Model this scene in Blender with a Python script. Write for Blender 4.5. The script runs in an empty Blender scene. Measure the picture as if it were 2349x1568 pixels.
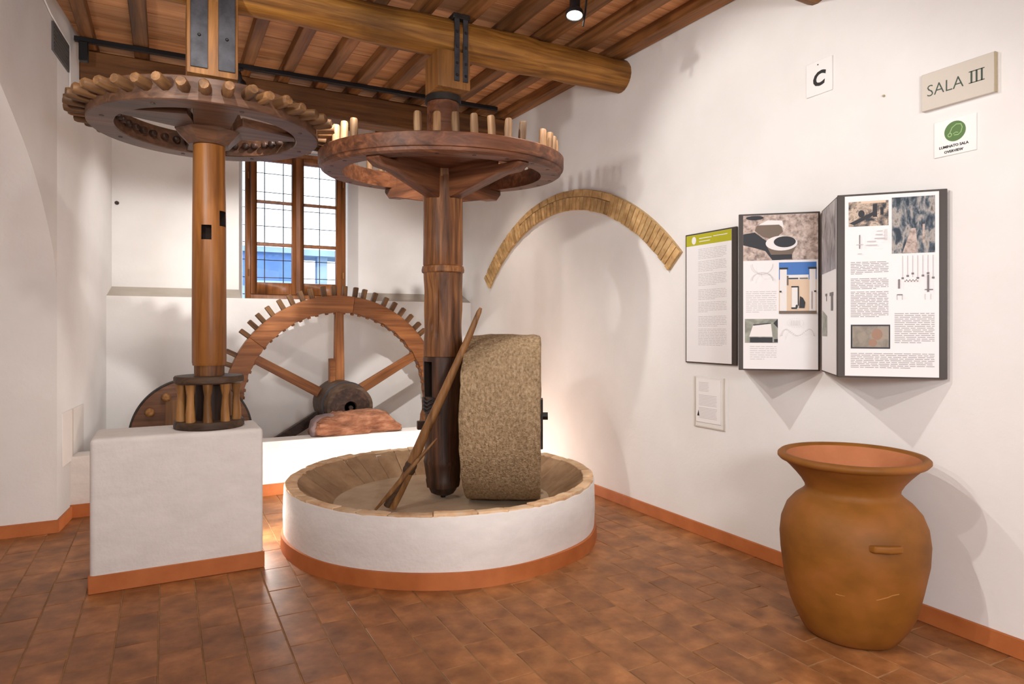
import bpy, bmesh, math, random
from mathutils import Vector, Matrix, noise
R = math.radians
random.seed(7)
C = bpy.context.scene.collection
scene = bpy.context.scene

# ---------------------------------------------------------------- camera, world, lights, exposure
YAW = R(27.9)
cam_data = bpy.data.cameras.new('camera')
cam = bpy.data.objects.new('camera', cam_data)
C.objects.link(cam)
cam.location = (0, 0, 1.4)
cam.rotation_euler = (R(90), 0, -YAW)
cam_data.sensor_width = 36
cam_data.lens = 1500 / 2349 * 36
cam_data.shift_y = -32 / 2349
cam_data.clip_start = 0.05
scene.camera = cam

world = bpy.data.worlds.new('world')
scene.world = world
world.use_nodes = True
bg = world.node_tree.nodes['Background']
bg.inputs['Color'].default_value = (0.80, 0.90, 1.0, 1)
bg.inputs['Strength'].default_value = 3.0

vs = scene.view_settings
vs.view_transform = 'Standard'
vs.look = 'None'
vs.gamma = 1
vs.use_curve_mapping = False
vs.exposure = 0.5


def spot(loc, aim, power, angle=70, blend=0.5, size=0.04, col=(1, 0.86, 0.70)):
    l = bpy.data.lights.new('spot_light', 'SPOT')
    l.energy = power
    l.spot_size = R(angle)
    l.spot_blend = blend
    l.shadow_soft_size = size
    l.color = col
    o = bpy.data.objects.new('spot_light', l)
    C.objects.link(o)
    o.location = loc
    o.rotation_euler = (Vector(aim) - Vector(loc)).to_track_quat('-Z', 'Y').to_euler()
    return o


def lamp(loc, power, size=0.12, col=(1, 0.88, 0.74)):
    l = bpy.data.lights.new('point_light', 'POINT')
    l.energy = power
    l.shadow_soft_size = size
    l.color = col
    o = bpy.data.objects.new('point_light', l)
    C.objects.link(o)
    o.location = loc
    return o


NEU = (1, 0.955, 0.905)
WARM = (1, 0.86, 0.74)
# track lamps in front of the log beam
spot((0.85, 3.1, 3.33), (3.15, 2.8, 2.05), 84, 70, 0.6, 0.03, NEU)
spot((0.92, 3.5, 3.28), (1.45, 7.0, 1.15), 250, 60, 0.6, 0.03, NEU)
spot((2.14, 3.28, 3.22), (2.2, 4.6, 0.4), 55, 70, 0.7, 0.03, NEU)
# lamps on the left wall
spot((-0.8, 1.9, 2.6), (3.2, 2.8, 1.5), 42, 76, 0.6, 0.03, NEU)
spot((-0.7, 2.1, 3.2), (3.0, 2.1, 0.7), 105, 66, 0.6, 0.03, NEU)
spot((0.1, 2.6, 3.3), (0.35, 4.2, 2.0), 45, 80, 0.7, 0.04, NEU)
# added unseen fill aimed up from the left to brighten the beams
spot((-0.85, 2.4, 2.5), (1.3, 4.6, 3.6), 85, 110, 0.9, 0.08, NEU)
# lamps on the back track
spot((0.20, 5.70, 3.48), (0.3, 7.0, 1.6), 60, 90, 0.8, 0.04, NEU)
spot((2.3, 5.70, 3.48), (2.9, 5.8, 0.4), 45, 80, 0.7, 0.04, WARM)
# floor lamps standing behind the basin, washing the parapet and the corner
lamp((0.535, 4.66, 0.30), 10, 0.05, (1, 0.93, 0.86))
lamp((1.1, 5.46, 0.14), 7, 0.05, (1, 0.88, 0.78))
lamp((2.45, 5.45, 0.14), 16, 0.05, (1, 0.88, 0.78))
# added unseen fill lamps, behind the viewer and at the far left
lamp((0.7, -1.0, 1.9), 160, 0.3, (0.95, 0.97, 1.0))
lamp((-2.0, 3.6, 2.2), 36, 0.15, (1, 0.94, 0.88))


# ---------------------------------------------------------------- materials
def hexc(r, g, b):
    def f(c):
        c /= 255
        return c / 12.92 if c <= 0.04045 else ((c + 0.055) / 1.055) ** 2.4
    return (f(r), f(g), f(b), 1)


def nodes_of(name):
    m = bpy.data.materials.new(name)
    m.use_nodes = True
    nt = m.node_tree
    return m, nt, nt.nodes, nt.links, nt.nodes['Principled BSDF']


def ramp(nt, cols):
    r = nt.nodes.new('ShaderNodeValToRGB')
    e = r.color_ramp.elements
    while len(e) < len(cols):
        e.new(0.5)
    for k, (p, c) in enumerate(cols):
        e[k].position = p
        e[k].color = c
    return r


def mat(name, cols, scale=(1, 1, 1), nscale=4, detail=5, rough=0.6, bump=0.15, bdist=0.01, vary=0.12, patch=0.25,
        fine=0, spec=0.4, distort=0.0, metal=0.0, patch_scale=1.5):
    """noise-coloured surface; cols = colour stops; scale stretches the grain; vary = brightness change from object to object"""
    m, nt, N, L, b = nodes_of(name)
    tc = N.new('ShaderNodeTexCoord')
    mp = N.new('ShaderNodeMapping')
    mp.inputs['Scale'].default_value = scale
    L.new(tc.outputs['Object'], mp.inputs['Vector'])
    oi = N.new('ShaderNodeObjectInfo')
    off = N.new('ShaderNodeMath'); off.operation = 'MULTIPLY'; off.inputs[1].default_value = 37.0
    L.new(oi.outputs['Random'], off.inputs[0])
    cmb = N.new('ShaderNodeCombineXYZ')
    for k in range(3):
        L.new(off.outputs[0], cmb.inputs[k])
    L.new(cmb.outputs[0], mp.inputs['Location'])
    n1 = N.new('ShaderNodeTexNoise')
    n1.inputs['Scale'].default_value = nscale
    n1.inputs['Detail'].default_value = detail
    n1.inputs['Roughness'].default_value = 0.6
    n1.inputs['Distortion'].default_value = distort
    L.new(mp.outputs[0], n1.inputs['Vector'])
    cr = ramp(nt, cols)
    L.new(n1.outputs['Fac'], cr.inputs['Fac'])
    col = cr.outputs['Color']
    if patch:
        n2 = N.new('ShaderNodeTexNoise')
        n2.inputs['Scale'].default_value = patch_scale
        n2.inputs['Detail'].default_value = 3
        ad = N.new('ShaderNodeVectorMath'); ad.operation = 'ADD'
        L.new(tc.outputs['Object'], ad.inputs[0]); L.new(cmb.outputs[0], ad.inputs[1])
        L.new(ad.outputs[0], n2.inputs['Vector'])
        mr = N.new('ShaderNodeMapRange')
        mr.inputs['From Min'].default_value = 0.3
        mr.inputs['From Max'].default_value = 0.7
        mr.inputs['To Min'].default_value = 1 - patch
        mr.inputs['To Max'].default_value = 1 + patch
        L.new(n2.outputs['Fac'], mr.inputs['Value'])
        mx = N.new('ShaderNodeVectorMath'); mx.operation = 'SCALE'
        L.new(col, mx.inputs[0]); L.new(mr.outputs[0], mx.inputs['Scale'])
        col = mx.outputs[0]
    if vary:
        mr2 = N.new('ShaderNodeMapRange')
        mr2.inputs['To Min'].default_value = 1 - vary
        mr2.inputs['To Max'].default_value = 1 + vary
        L.new(oi.outputs['Random'], mr2.inputs['Value'])
        mx2 = N.new('ShaderNodeVectorMath'); mx2.operation = 'SCALE'
        L.new(col, mx2.inputs[0]); L.new(mr2.outputs[0], mx2.inputs['Scale'])
        col = mx2.outputs[0]
    L.new(col, b.inputs['Base Color'])
    b.inputs['Roughness'].default_value = rough
    b.inputs['Metallic'].default_value = metal
    b.inputs['Specular IOR Level'].default_value = spec
    if bump:
        bp = N.new('ShaderNodeBump')
        bp.inputs['Strength'].default_value = bump
        bp.inputs['Distance'].default_value = bdist
        h = n1.outputs['Fac']
        if fine:
            n3 = N.new('ShaderNodeTexNoise')
            n3.inputs['Scale'].default_value = fine
            n3.inputs['Detail'].default_value = 4
            L.new(tc.outputs['Object'], n3.inputs['Vector'])
            am = N.new('ShaderNodeMath'); am.operation = 'ADD'
            L.new(h, am.inputs[0]); L.new(n3.outputs['Fac'], am.inputs[1])
            h = am.outputs[0]
        L.new(h, bp.inputs['Height'])
        L.new(bp.outputs[0], b.inputs['Normal'])
    return m


def flat(name, c, rough=0.6, metal=0.0, spec=0.4):
    m, nt, N, L, b = nodes_of(name)
    b.inputs['Base Color'].default_value = c
    b.inputs['Roughness'].default_value = rough
    b.inputs['Metallic'].default_value = metal
    b.inputs['Specular IOR Level'].default_value = spec
    return m


def wood(name, d, m_, l, axis='z', rough=0.5, bump=0.3, vary=0.15, patch=0.25, nscale=1.0):
    s = {'x': (1.2, 22, 22), 'y': (22, 1.2, 22), 'z': (22, 22, 1.2)}[axis]
    return mat(name, [(0.28, d), (0.5, m_), (0.72, l)], s, nscale, 6, rough, bump, 0.008, vary, patch, distort=0.6)


M = {}
M['wall'] = mat('white_plaster', [(0.3, (0.80, 0.78, 0.76, 1)), (0.7, (0.85, 0.835, 0.82, 1))], nscale=1.6, detail=6, rough=0.9,
                bump=0.05, bdist=0.03, vary=0, patch=0.03, fine=28, spec=0.2)
M['plaster'] = mat('lumpy_plaster', [(0.3, (0.78, 0.75, 0.725, 1)), (0.7, (0.86, 0.83, 0.80, 1))], scale=(1, 1, 2.2), nscale=7, detail=6,
                   rough=0.9, bump=0.10, bdist=0.03, vary=0, patch=0.03, fine=40, spec=0.2)
M['sill'] = mat('shade_toned_plaster', [(0.3, (0.42, 0.37, 0.315, 1)), (0.7, (0.49, 0.44, 0.38, 1))], nscale=4, rough=0.95, bump=0.1, vary=0, patch=0.05)  # darker tone paints the shade of the sloping ledge into its colour
M['band'] = mat('terracotta_paint', [(0.3, hexc(176, 100, 50)), (0.7, hexc(194, 116, 64))], nscale=6, rough=0.6, bump=0.1, vary=0.03, patch=0.08)
M['mortar'] = mat('floor_mortar', [(0.3, hexc(140, 108, 72)), (0.7, hexc(166, 130, 92))], nscale=20, rough=0.9, vary=0)
M['tile'] = mat('terracotta_tile', [(0.25, hexc(122, 76, 42)), (0.5, hexc(152, 100, 58)), (0.78, hexc(180, 124, 76))], nscale=9, detail=7,
                rough=0.48, bump=0.12, bdist=0.006, vary=0.12, patch=0.27, patch_scale=6, spec=0.45)
M['jar'] = mat('ochre_earthenware', [(0.25, hexc(116, 70, 12)), (0.5, hexc(138, 86, 24)), (0.78, hexc(160, 98, 46))], scale=(1, 1, 1.6),
               nscale=3.5, detail=7, rough=0.62, bump=0.12, vary=0, patch=0.2, patch_scale=3)
M['jarin'] = mat('orange_earthenware', [(0.3, hexc(170, 104, 64)), (0.7, hexc(190, 122, 80))], nscale=5, rough=0.75, vary=0, patch=0.12)
M['seam'] = flat('pale_filler', hexc(172, 118, 58), 0.8)
M['pole'] = wood('honey_wood', hexc(106, 62, 22), hexc(148, 92, 38), hexc(174, 114, 54), 'z', 0.38, 0.15, 0, 0.15)
M['wheel'] = wood('dark_wheel_wood', hexc(58, 38, 26), hexc(88, 60, 44), hexc(114, 80, 58), 'x', 0.45, 0.25, 0.15)
M['redwheel'] = wood('reddish_wheel_wood', hexc(58, 34, 20), hexc(98, 58, 36), hexc(132, 84, 54), 'x', 0.5, 0.25, 0.15)
M['gear'] = wood('orange_gear_wood', hexc(98, 56, 28), hexc(136, 84, 44), hexc(162, 106, 60), 'x', 0.5, 0.25, 0.12)
M['cog'] = wood('pale_cog_wood', hexc(80, 56, 36), hexc(124, 92, 62), hexc(166, 134, 98), 'z', 0.6, 0.3, 0.25)
M['cogdark'] = wood('brown_cog_wood', hexc(70, 46, 28), hexc(106, 74, 44), hexc(138, 100, 62), 'z', 0.6, 0.3, 0.2)
M['shaft'] = wood('red_brown_shaft_wood', hexc(58, 34, 18), hexc(122, 76, 40), hexc(172, 120, 70), 'z', 0.5, 0.6, 0, 0.35)
M['shaftdark'] = wood('blackened_wood', hexc(30, 20, 16), hexc(52, 34, 26), hexc(78, 52, 38), 'z', 0.5, 0.5, 0, 0.3)
M['lowshaft'] = wood('dark_brown_shaft_wood', hexc(36, 23, 17), hexc(72, 46, 31), hexc(108, 72, 48), 'z', 0.5, 0.6, 0, 0.4)
M['log'] = wood('golden_log_wood', hexc(78, 46, 14), hexc(134, 88, 32), hexc(176, 126, 58), 'x', 0.6, 1.0, 0.05, 0.45)
M['joist'] = wood('brown_joist_wood', hexc(84, 52, 26), hexc(122, 80, 42), hexc(150, 102, 60), 'y', 0.6, 0.3, 0.22)
M['plank'] = wood('tan_plank_wood', hexc(164, 112, 70), hexc(202, 146, 98), hexc(220, 168, 120), 'x', 0.65, 0.2, 0.14)
M['beam'] = wood('dark_beam_wood', hexc(70, 42, 20), hexc(104, 66, 32), hexc(130, 86, 46), 'x', 0.6, 0.4, 0.05)
M['block'] = wood('yellow_block_wood', hexc(100, 62, 26), hexc(138, 92, 44), hexc(164, 114, 62), 'z', 0.55, 0.25, 0.05)
M['winwood'] = wood('window_wood', hexc(96, 54, 24), hexc(128, 76, 36), hexc(148, 92, 48), 'z', 0.4, 0.1, 0.08)
M['stick'] = wood('old_stick_wood', hexc(96, 64, 34), hexc(142, 100, 58), hexc(172, 128, 80), 'z', 0.5, 0.3, 0.1)
M['lantern'] = wood('grey_brown_wood', hexc(48, 34, 25), hexc(74, 55, 40), hexc(98, 76, 57), 'x', 0.6, 0.3, 0.1)
M['stave'] = wood('worn_stave_wood', hexc(88, 58, 28), hexc(138, 96, 50), hexc(170, 126, 76), 'z', 0.5, 0.3, 0.25)
M['stone'] = mat('granular_millstone', [(0.3, hexc(134, 112, 82)), (0.5, hexc(176, 150, 117)), (0.7, hexc(204, 179, 146))], scale=(0.9, 0.9, 1.5), nscale=46, detail=8,
                 rough=0.92, bump=0.9, bdist=0.02, vary=0, patch=0.14, fine=90, spec=0.15)
M['lining'] = mat('lining_stone', [(0.3, hexc(152, 122, 94)), (0.7, hexc(188, 158, 126))], nscale=7, detail=6, rough=0.95, bump=0.2,
                  vary=0.10, patch=0.1, fine=50, spec=0.05)
M['bowl'] = mat('bowl_floor_stone', [(0.3, hexc(180, 156, 128)), (0.7, hexc(206, 184, 156))], nscale=5, detail=6, rough=0.9, bump=0.15, vary=0, patch=0.08)
M['rim'] = mat('worn_rim_brick', [(0.3, hexc(196, 150, 110)), (0.52, hexc(222, 190, 152)), (0.75, hexc(216, 200, 178))], nscale=9, detail=7, rough=0.9,
               bump=0.5, bdist=0.02, vary=0.08, patch=0.15)
M['brick'] = mat('ochre_arch_brick', [(0.3, hexc(166, 128, 80)), (0.55, hexc(200, 164, 112)), (0.75, hexc(218, 186, 138))], nscale=12, detail=6, rough=0.9,
                 bump=0.4, vary=0.16, patch=0.12, patch_scale=6)
M['archmortar'] = mat('arch_mortar', [(0.3, hexc(176, 146, 104)), (0.7, hexc(200, 172, 130))], nscale=20, rough=0.95, vary=0)
M['redstone'] = mat('rough_red_stone', [(0.28, hexc(84, 54, 38)), (0.5, hexc(132, 88, 64)), (0.75, hexc(174, 130, 104))], scale=(3, 9, 9), nscale=2.2,
                    detail=8, rough=0.9, bump=0.8, bdist=0.03, vary=0, patch=0.2)
M['purple'] = mat('purple_grey_stone', [(0.3, hexc(112, 96, 98)), (0.7, hexc(140, 120, 118))], nscale=8, rough=0.8, vary=0)
M['iron'] = mat('grey_iron', [(0.3, hexc(42, 42, 47)), (0.7, hexc(70, 70, 76))], nscale=14, rough=0.5, bump=0.15, vary=0.05, patch=0.15, metal=0.3)
M['darkiron'] = mat('dark_iron', [(0.3, hexc(30, 27, 26)), (0.7, hexc(52, 46, 44))], nscale=14, rough=0.55, bump=0.15, vary=0.05, metal=0.2)
M['black'] = flat('black_metal', hexc(20, 20, 24), 0.4)
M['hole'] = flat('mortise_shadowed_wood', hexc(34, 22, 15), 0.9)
M['frame'] = flat('dark_brown_frame', hexc(66, 58, 54), 0.5)
M['sheet'] = flat('white_sheet', (0.84, 0.83, 0.84, 1), 0.55)
M['card'] = flat('white_card', (0.86, 0.84, 0.83, 1), 0.45)
M['signgrey'] = flat('pale_grey_sign', hexc(205, 196, 184), 0.5)
M['signedge'] = flat('beige_sign_edge', hexc(176, 162, 132), 0.5)
M['ink'] = flat('black_ink', hexc(16, 14, 14), 0.5)
M['greenink'] = flat('dark_green_ink', hexc(38, 62, 46), 0.5)
M['grey'] = flat('grey_ink', hexc(120, 116, 118), 0.6)
M['textgrey'] = flat('text_grey_ink', hexc(158, 154, 156), 0.6)
M['lightgrey'] = flat('pale_grey_ink', hexc(196, 192, 194), 0.6)
M['lime'] = flat('lime_print', hexc(178, 176, 36), 0.5)
M['green'] = flat('leaf_green_print', hexc(78, 116, 52), 0.5)
M['palegreen'] = flat('pale_green_print', hexc(150, 184, 120), 0.5)
M['bluesky'] = flat('blue_print', hexc(62, 116, 190), 0.5)
M['sand'] = flat('sand_print', hexc(224, 198, 172), 0.6)
M['darkprint'] = flat('dark_print', hexc(50, 52, 58), 0.6)
M['brownprint'] = flat('brown_print', hexc(118, 104, 92), 0.6)
M['whiteprint'] = flat('white_print', (0.82, 0.80, 0.79, 1), 0.6)
M['redprint'] = flat('red_print', hexc(158, 126, 106), 0.6)
M['vent'] = flat('grey_vent_metal', hexc(96, 94, 94), 0.6)
M['acrylic'] = flat('acrylic_plate', (0.80, 0.77, 0.74, 1), 0.2)


def photo_mat(name, cols, sc, distort=1.0, stretch=(1, 1, 1)):
    return mat(name, cols, stretch, sc, 8, 0.55, 0, 0, 0, 0.1, distort=distort)


g = hexc
M['ph_ground'] = photo_mat('photo_stony_ground', [(0.3, g(120, 104, 98)), (0.5, g(186, 168, 158)), (0.7, g(222, 206, 196))], 40, 0.4)
M['ph_rubble'] = photo_mat('photo_rubble', [(0.36, g(44, 52, 62)), (0.48, g(140, 126, 114)), (0.58, g(212, 192, 172)), (0.68, g(70, 80, 92))], 26, 0.3)
M['ph_pit'] = photo_mat('photo_pit', [(0.38, g(34, 48, 62)), (0.46, g(86, 98, 108)), (0.58, g(176, 170, 164)), (0.7, g(96, 88, 80))], 24, 0.4, (1.6, 1, 0.7))
M['ph_grey'] = photo_mat('photo_grey_stone', [(0.3, g(112, 116, 106)), (0.7, g(176, 180, 168))], 16)
M['ph_mosaic'] = photo_mat('photo_mosaic', [(0.3, g(112, 108, 98)), (0.55, g(152, 144, 132)), (0.75, g(172, 150, 132))], 14)
M['ph_street'] = photo_mat('photo_street', [(0.3, g(96, 92, 94)), (0.7, g(196, 190, 192))], 14, 1, (1, 1, 0.5))


def glass_mat():
    m, nt, N, L, b = nodes_of('window_glass')
    tr = N.new('ShaderNodeBsdfTransparent')
    gl = N.new('ShaderNodeBsdfGlossy')
    gl.inputs['Roughness'].default_value = 0.02
    fr = N.new('ShaderNodeFresnel')
    fr.inputs['IOR'].default_value = 1.45
    mx = N.new('ShaderNodeMixShader')
    L.new(fr.outputs[0], mx.inputs[0])
    L.new(tr.outputs[0], mx.inputs[1])
    L.new(gl.outputs[0], mx.inputs[2])
    L.new(mx.outputs[0], N['Material Output'].inputs['Surface'])
    return m


M['glass'] = glass_mat()
m_, nt_, N_, L_, b_ = nodes_of('lamp_glow')
b_.inputs['Emission Color'].default_value = (1, 0.93, 0.8, 1)
b_.inputs['Emission Strength'].default_value = 6
M['glow'] = m_
M['house'] = mat('blue_grey_render', [(0.3, hexc(74, 104, 156)), (0.7, hexc(104, 138, 190))], nscale=1.2, rough=0.9, vary=0.05, patch=0.15)
M['house2'] = mat('pale_blue_render', [(0.3, hexc(120, 146, 176)), (0.7, hexc(150, 172, 196))], nscale=1.2, rough=0.9, vary=0.05, patch=0.15)
M['ground'] = mat('outdoor_ground', [(0.3, hexc(128, 126, 122)), (0.7, hexc(160, 156, 150))], nscale=2, rough=0.95, vary=0)


# ---------------------------------------------------------------- mesh helpers
class MB:
    def __init__(s):
        s.v, s.f, s.mi = [], [], []

    def poly(s, pts, mi=0):
        n = len(s.v)
        s.v += [tuple(p) for p in pts]
        s.f.append(list(range(n, n + len(pts))))
        s.mi.append(mi)
        return s

    def box(s, x0, x1, y0, y1, z0, z1, mi=0):
        return s.obox(((x0 + x1) / 2, (y0 + y1) / 2, (z0 + z1) / 2), ((x1 - x0) / 2, 0, 0), (0, (y1 - y0) / 2, 0), (0, 0, (z1 - z0) / 2), mi)

    def obox(s, c, a, b, d, mi=0):
        c, a, b, d = Vector(c), Vector(a), Vector(b), Vector(d)
        n = len(s.v)
        for k in (-1, 1):
            for p, q in ((-1, -1), (1, -1), (1, 1), (-1, 1)):
                s.v.append(tuple(c + a * p + b * q + d * k))
        for f in ((3, 2, 1, 0), (4, 5, 6, 7), (0, 1, 5, 4), (1, 2, 6, 5), (2, 3, 7, 6), (3, 0, 4, 7)):
            s.f.append([n + i for i in f])
            s.mi.append(mi)
        return s

    def lathe(s, prof, seg=48, mi=0, a0=0.0, jit=0.0, ecc=None):
        """revolve (r, z) profile about z; r == 0 ends close the surface"""
        n = len(s.v)
        rows = []
        for (r, z) in prof:
            if r < 1e-6:
                rows.append([len(s.v)])
                s.v.append((0, 0, z))
            else:
                row = []
                for k in range(seg):
                    a = a0 + 2 * math.pi * k / seg
                    rr = r
                    if jit:
                        rr += jit * noise.noise((math.cos(a) * 2.2, math.sin(a) * 2.2, z * 6))
                    row.append(len(s.v))
                    s.v.append((rr * math.cos(a), rr * math.sin(a), z))
                rows.append(row)
        for A, B in zip(rows, rows[1:]):
            for k in range(seg):
                k2 = (k + 1) % seg
                if len(A) == 1 and len(B) == 1:
                    break
                if len(A) == 1:
                    s.f.append([A[0], B[k2], B[k]])
                elif len(B) == 1:
                    s.f.append([A[k], A[k2], B[0]])
                else:
                    s.f.append([A[k], A[k2], B[k2], B[k]])
                s.mi.append(mi)
        return s

    def ring(s, r0, r1, z0, z1, seg=96, ch=0.004, mi=0):
        p = [(r0, z0 + ch), (r0 + ch, z0), (r1 - ch, z0), (r1, z0 + ch), (r1, z1 - ch), (r1 - ch, z1), (r0 + ch, z1), (r0, z1 - ch), (r0, z0 + ch)]
        return s.lathe(p, seg, mi)

    def tube(s, pts, rad, seg=8, mi=0, cap=True):
        pts = [Vector(p) for p in pts]
        if not hasattr(rad, '__len__'):
            rad = [rad] * len(pts)
        rows = []
        up = None
        for i, p in enumerate(pts):
            t = (pts[min(i + 1, len(pts) - 1)] - pts[max(i - 1, 0)]).normalized()
            if up is None:
                up = Vector((0, 0, 1)) if abs(t.z) < 0.9 else Vector((1, 0, 0))
            u = (up - t * up.dot(t)).normalized()
            w = t.cross(u)
            up = u
            row = []
            for k in range(seg):
                a = 2 * math.pi * k / seg
                row.append(len(s.v))
                s.v.append(tuple(p + (u * math.cos(a) + w * math.sin(a)) * rad[i]))
            rows.append(row)
        for A, B in zip(rows, rows[1:]):
            for k in range(seg):
                k2 = (k + 1) % seg
                s.f.append([A[k], A[k2], B[k2], B[k]])
                s.mi.append(mi)
        if cap:
            s.f.append(rows[0][::-1]); s.mi.append(mi)
            s.f.append(rows[-1]); s.mi.append(mi)
        return s

    def prism(s, pts, off, mi=0):
        """polygon pts (3d) extruded along off"""
        n = len(s.v); k = len(pts); off = Vector(off)
        s.v += [tuple(p) for p in pts] + [tuple(Vector(p) + off) for p in pts]
        s.f.append(list(range(n, n + k))[::-1]); s.mi.append(mi)
        s.f.append(list(range(n + k, n + 2 * k))); s.mi.append(mi)
        for i in range(k):
            j = (i + 1) % k
            s.f.append([n + i, n + j, n + k + j, n + k + i]); s.mi.append(mi)
        return s

    def xf(s, mtx, start=0):
        for i in range(start, len(s.v)):
            s.v[i] = tuple(mtx @ Vector(s.v[i]))
        return s

    def rough(s, amp, sc=8.0, seed=0.0):
        for i, v in enumerate(s.v):
            p = Vector(v)
            q = p * sc + Vector((seed, seed * 1.7, seed * 0.3))
            s.v[i] = tuple(p + noise.noise_vector(q) * amp)
        return s

    def mesh(s, name, mats, bevel=0, segs=1, smooth=40, sub=0, normals=True):
        me = bpy.data.meshes.new(name)
        me.from_pydata(s.v, [], s.f)
        if not isinstance(mats, (list, tuple)):
            mats = [mats]
        for m in mats:
            me.materials.append(m)
        me.polygons.foreach_set('material_index', s.mi)
        bm = bmesh.new()
        bm.from_mesh(me)
        bmesh.ops.remove_doubles(bm, verts=bm.verts, dist=1e-5)
        if normals:
            bmesh.ops.recalc_face_normals(bm, faces=bm.faces)
        if bevel:
            ed = [e for e in bm.edges if len(e.link_faces) == 2 and e.calc_face_angle(0) > R(30)]
            bmesh.ops.bevel(bm, geom=ed, offset=bevel, segments=segs, affect='EDGES', profile=0.6)
        bm.to_mesh(me)
        bm.free()
        if smooth:
            me.polygons.foreach_set('use_smooth', [True] * len(me.polygons))
            me.set_sharp_from_angle(angle=R(smooth))
        me.update()
        return me

    def build(s, name, mats, parent=None, loc=(0, 0, 0), rot=(0, 0, 0), bevel=0, segs=1, smooth=40, normals=True):
        o = bpy.data.objects.new(name, s.mesh(name, mats, bevel, segs, smooth, normals=normals))
        C.objects.link(o)
        o.location = loc
        o.rotation_euler = rot
        if parent:
            o.parent = parent
        return o


def link(name, me, parent=None, loc=(0, 0, 0), rot=(0, 0, 0)):
    o = bpy.data.objects.new(name, me)
    C.objects.link(o)
    o.location = loc
    o.rotation_euler = rot
    if parent:
        o.parent = parent
    return o


def cut(o, cutter):
    """subtract the builder's shape (in o's local space) from o"""
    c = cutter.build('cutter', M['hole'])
    c.matrix_world = Matrix.Identity(4)
    old_p, old_l, old_r = o.parent, o.location.copy(), o.rotation_euler.copy()
    o.parent = None
    o.location = (0, 0, 0); o.rotation_euler = (0, 0, 0)
    md = o.modifiers.new('cut', 'BOOLEAN')
    md.object = c
    md.operation = 'DIFFERENCE'
    md.solver = 'EXACT'
    md.material_mode = 'TRANSFER'
    dg = bpy.context.evaluated_depsgraph_get()
    dg.update()
    me = bpy.data.meshes.new_from_object(o.evaluated_get(dg))
    o.modifiers.clear()
    o.data = me
    o.parent, o.location, o.rotation_euler = old_p, old_l, old_r
    bpy.data.objects.remove(c)
    me.polygons.foreach_set('use_smooth', [True] * len(me.polygons))
    me.set_sharp_from_angle(angle=R(35))


def tag(o, label, cat, group=None):
    o['label'] = label
    o['category'] = cat
    if group:
        o['group'] = group
    return o


def thing(name, label, cat, loc=(0, 0, 0), rotz=0, group=None):
    o = bpy.data.objects.new(name, None)
    C.objects.link(o)
    o.empty_display_size = 0.1
    o.location = loc
    o.rotation_euler = (0, 0, rotz)
    return tag(o, label, cat, group)


def struct(o):
    o['kind'] = 'structure'
    return o


def rz(a):
    return Matrix.Rotation(a, 4, 'Z')


def text_mesh(txt, size, shear=0.0, bold=0.0, align='LEFT', depth=0.0006, squash=1.0):
    cu = bpy.data.curves.new('lettering', 'FONT')
    cu.body = txt
    cu.size = size
    cu.shear = shear
    cu.offset = bold
    cu.extrude = depth
    cu.align_x = align
    cu.resolution_u = 3
    o = bpy.data.objects.new('lettering', cu)
    C.objects.link(o)
    dg = bpy.context.evaluated_depsgraph_get()
    dg.update()
    me = bpy.data.meshes.new_from_object(o.evaluated_get(dg))
    bpy.data.objects.remove(o)
    bpy.data.curves.remove(cu)
    if squash != 1.0:
        for v in me.vertices:
            v.co.x *= squash
    return me


# ---------------------------------------------------------------- setting: walls, floor, ceiling
XR = 3.2                      # right wall
E6 = Vector((math.sin(R(6)), math.cos(R(6)), 0))   # run of the left wall
P0 = Vector((-0.66, 5.43, 0))  # arch jamb corner on the left wall


def zj(y):                    # underside of the joists
    return 3.48 + 0.03 * (y - 3)


# right wall
struct(MB().box(XR, XR + 0.4, -2.6, 7.9, -0.6, 4.2).build('wall_right', M['wall']))

# back wall: lower part forward, sloping ledge, upper part with a splayed window niche
yl, yu, yw, xa, xb = 7.09, 7.35, 7.62, -0.55, XR
zl, zu, zt = 1.70, 1.80, 4.2
wx0, wx1, gx0, gx1, wz1, gz1 = 0.673, 1.925, 0.735, 1.835, 3.38, 3.34
b = MB()
b.poly([(xa - 0.6, yl, -0.6), (xb, yl, -0.6), (xb, yl, zl), (xa - 0.6, yl, zl)])
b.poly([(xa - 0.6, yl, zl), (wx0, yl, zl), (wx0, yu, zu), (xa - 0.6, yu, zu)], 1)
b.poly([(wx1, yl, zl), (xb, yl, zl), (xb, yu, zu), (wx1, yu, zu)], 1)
b.poly([(wx0, yl, zl), (wx1, yl, zl), (wx1, yu, zl), (wx0, yu, zl)])
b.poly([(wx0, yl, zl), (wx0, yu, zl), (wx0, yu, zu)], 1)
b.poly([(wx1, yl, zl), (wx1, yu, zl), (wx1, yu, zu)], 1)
b.poly([(xa - 0.6, yu, zu), (wx0, yu, zu), (wx0, yu, zt), (xa - 0.6, yu, zt)])
b.poly([(wx1, yu, zu), (xb, yu, zu), (xb, yu, zt), (wx1, yu, zt)])
b.poly([(wx0, yu, wz1), (wx1, yu, wz1), (wx1, yu, zt), (wx0, yu, zt)])
b.poly([(wx0, yu, zl), (wx1, yu, zl), (gx1, yw, zl), (gx0, yw, zl)])
b.poly([(wx0, yu, zl), (gx0, yw, zl), (gx0, yw, gz1), (wx0, yu, wz1)])
b.poly([(wx1, yu, zl), (gx1, yw, zl), (gx1, yw, gz1), (wx1, yu, wz1)])
b.poly([(wx0, yu, wz1), (wx1, yu, wz1), (gx1, yw, gz1), (gx0, yw, gz1)])
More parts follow.
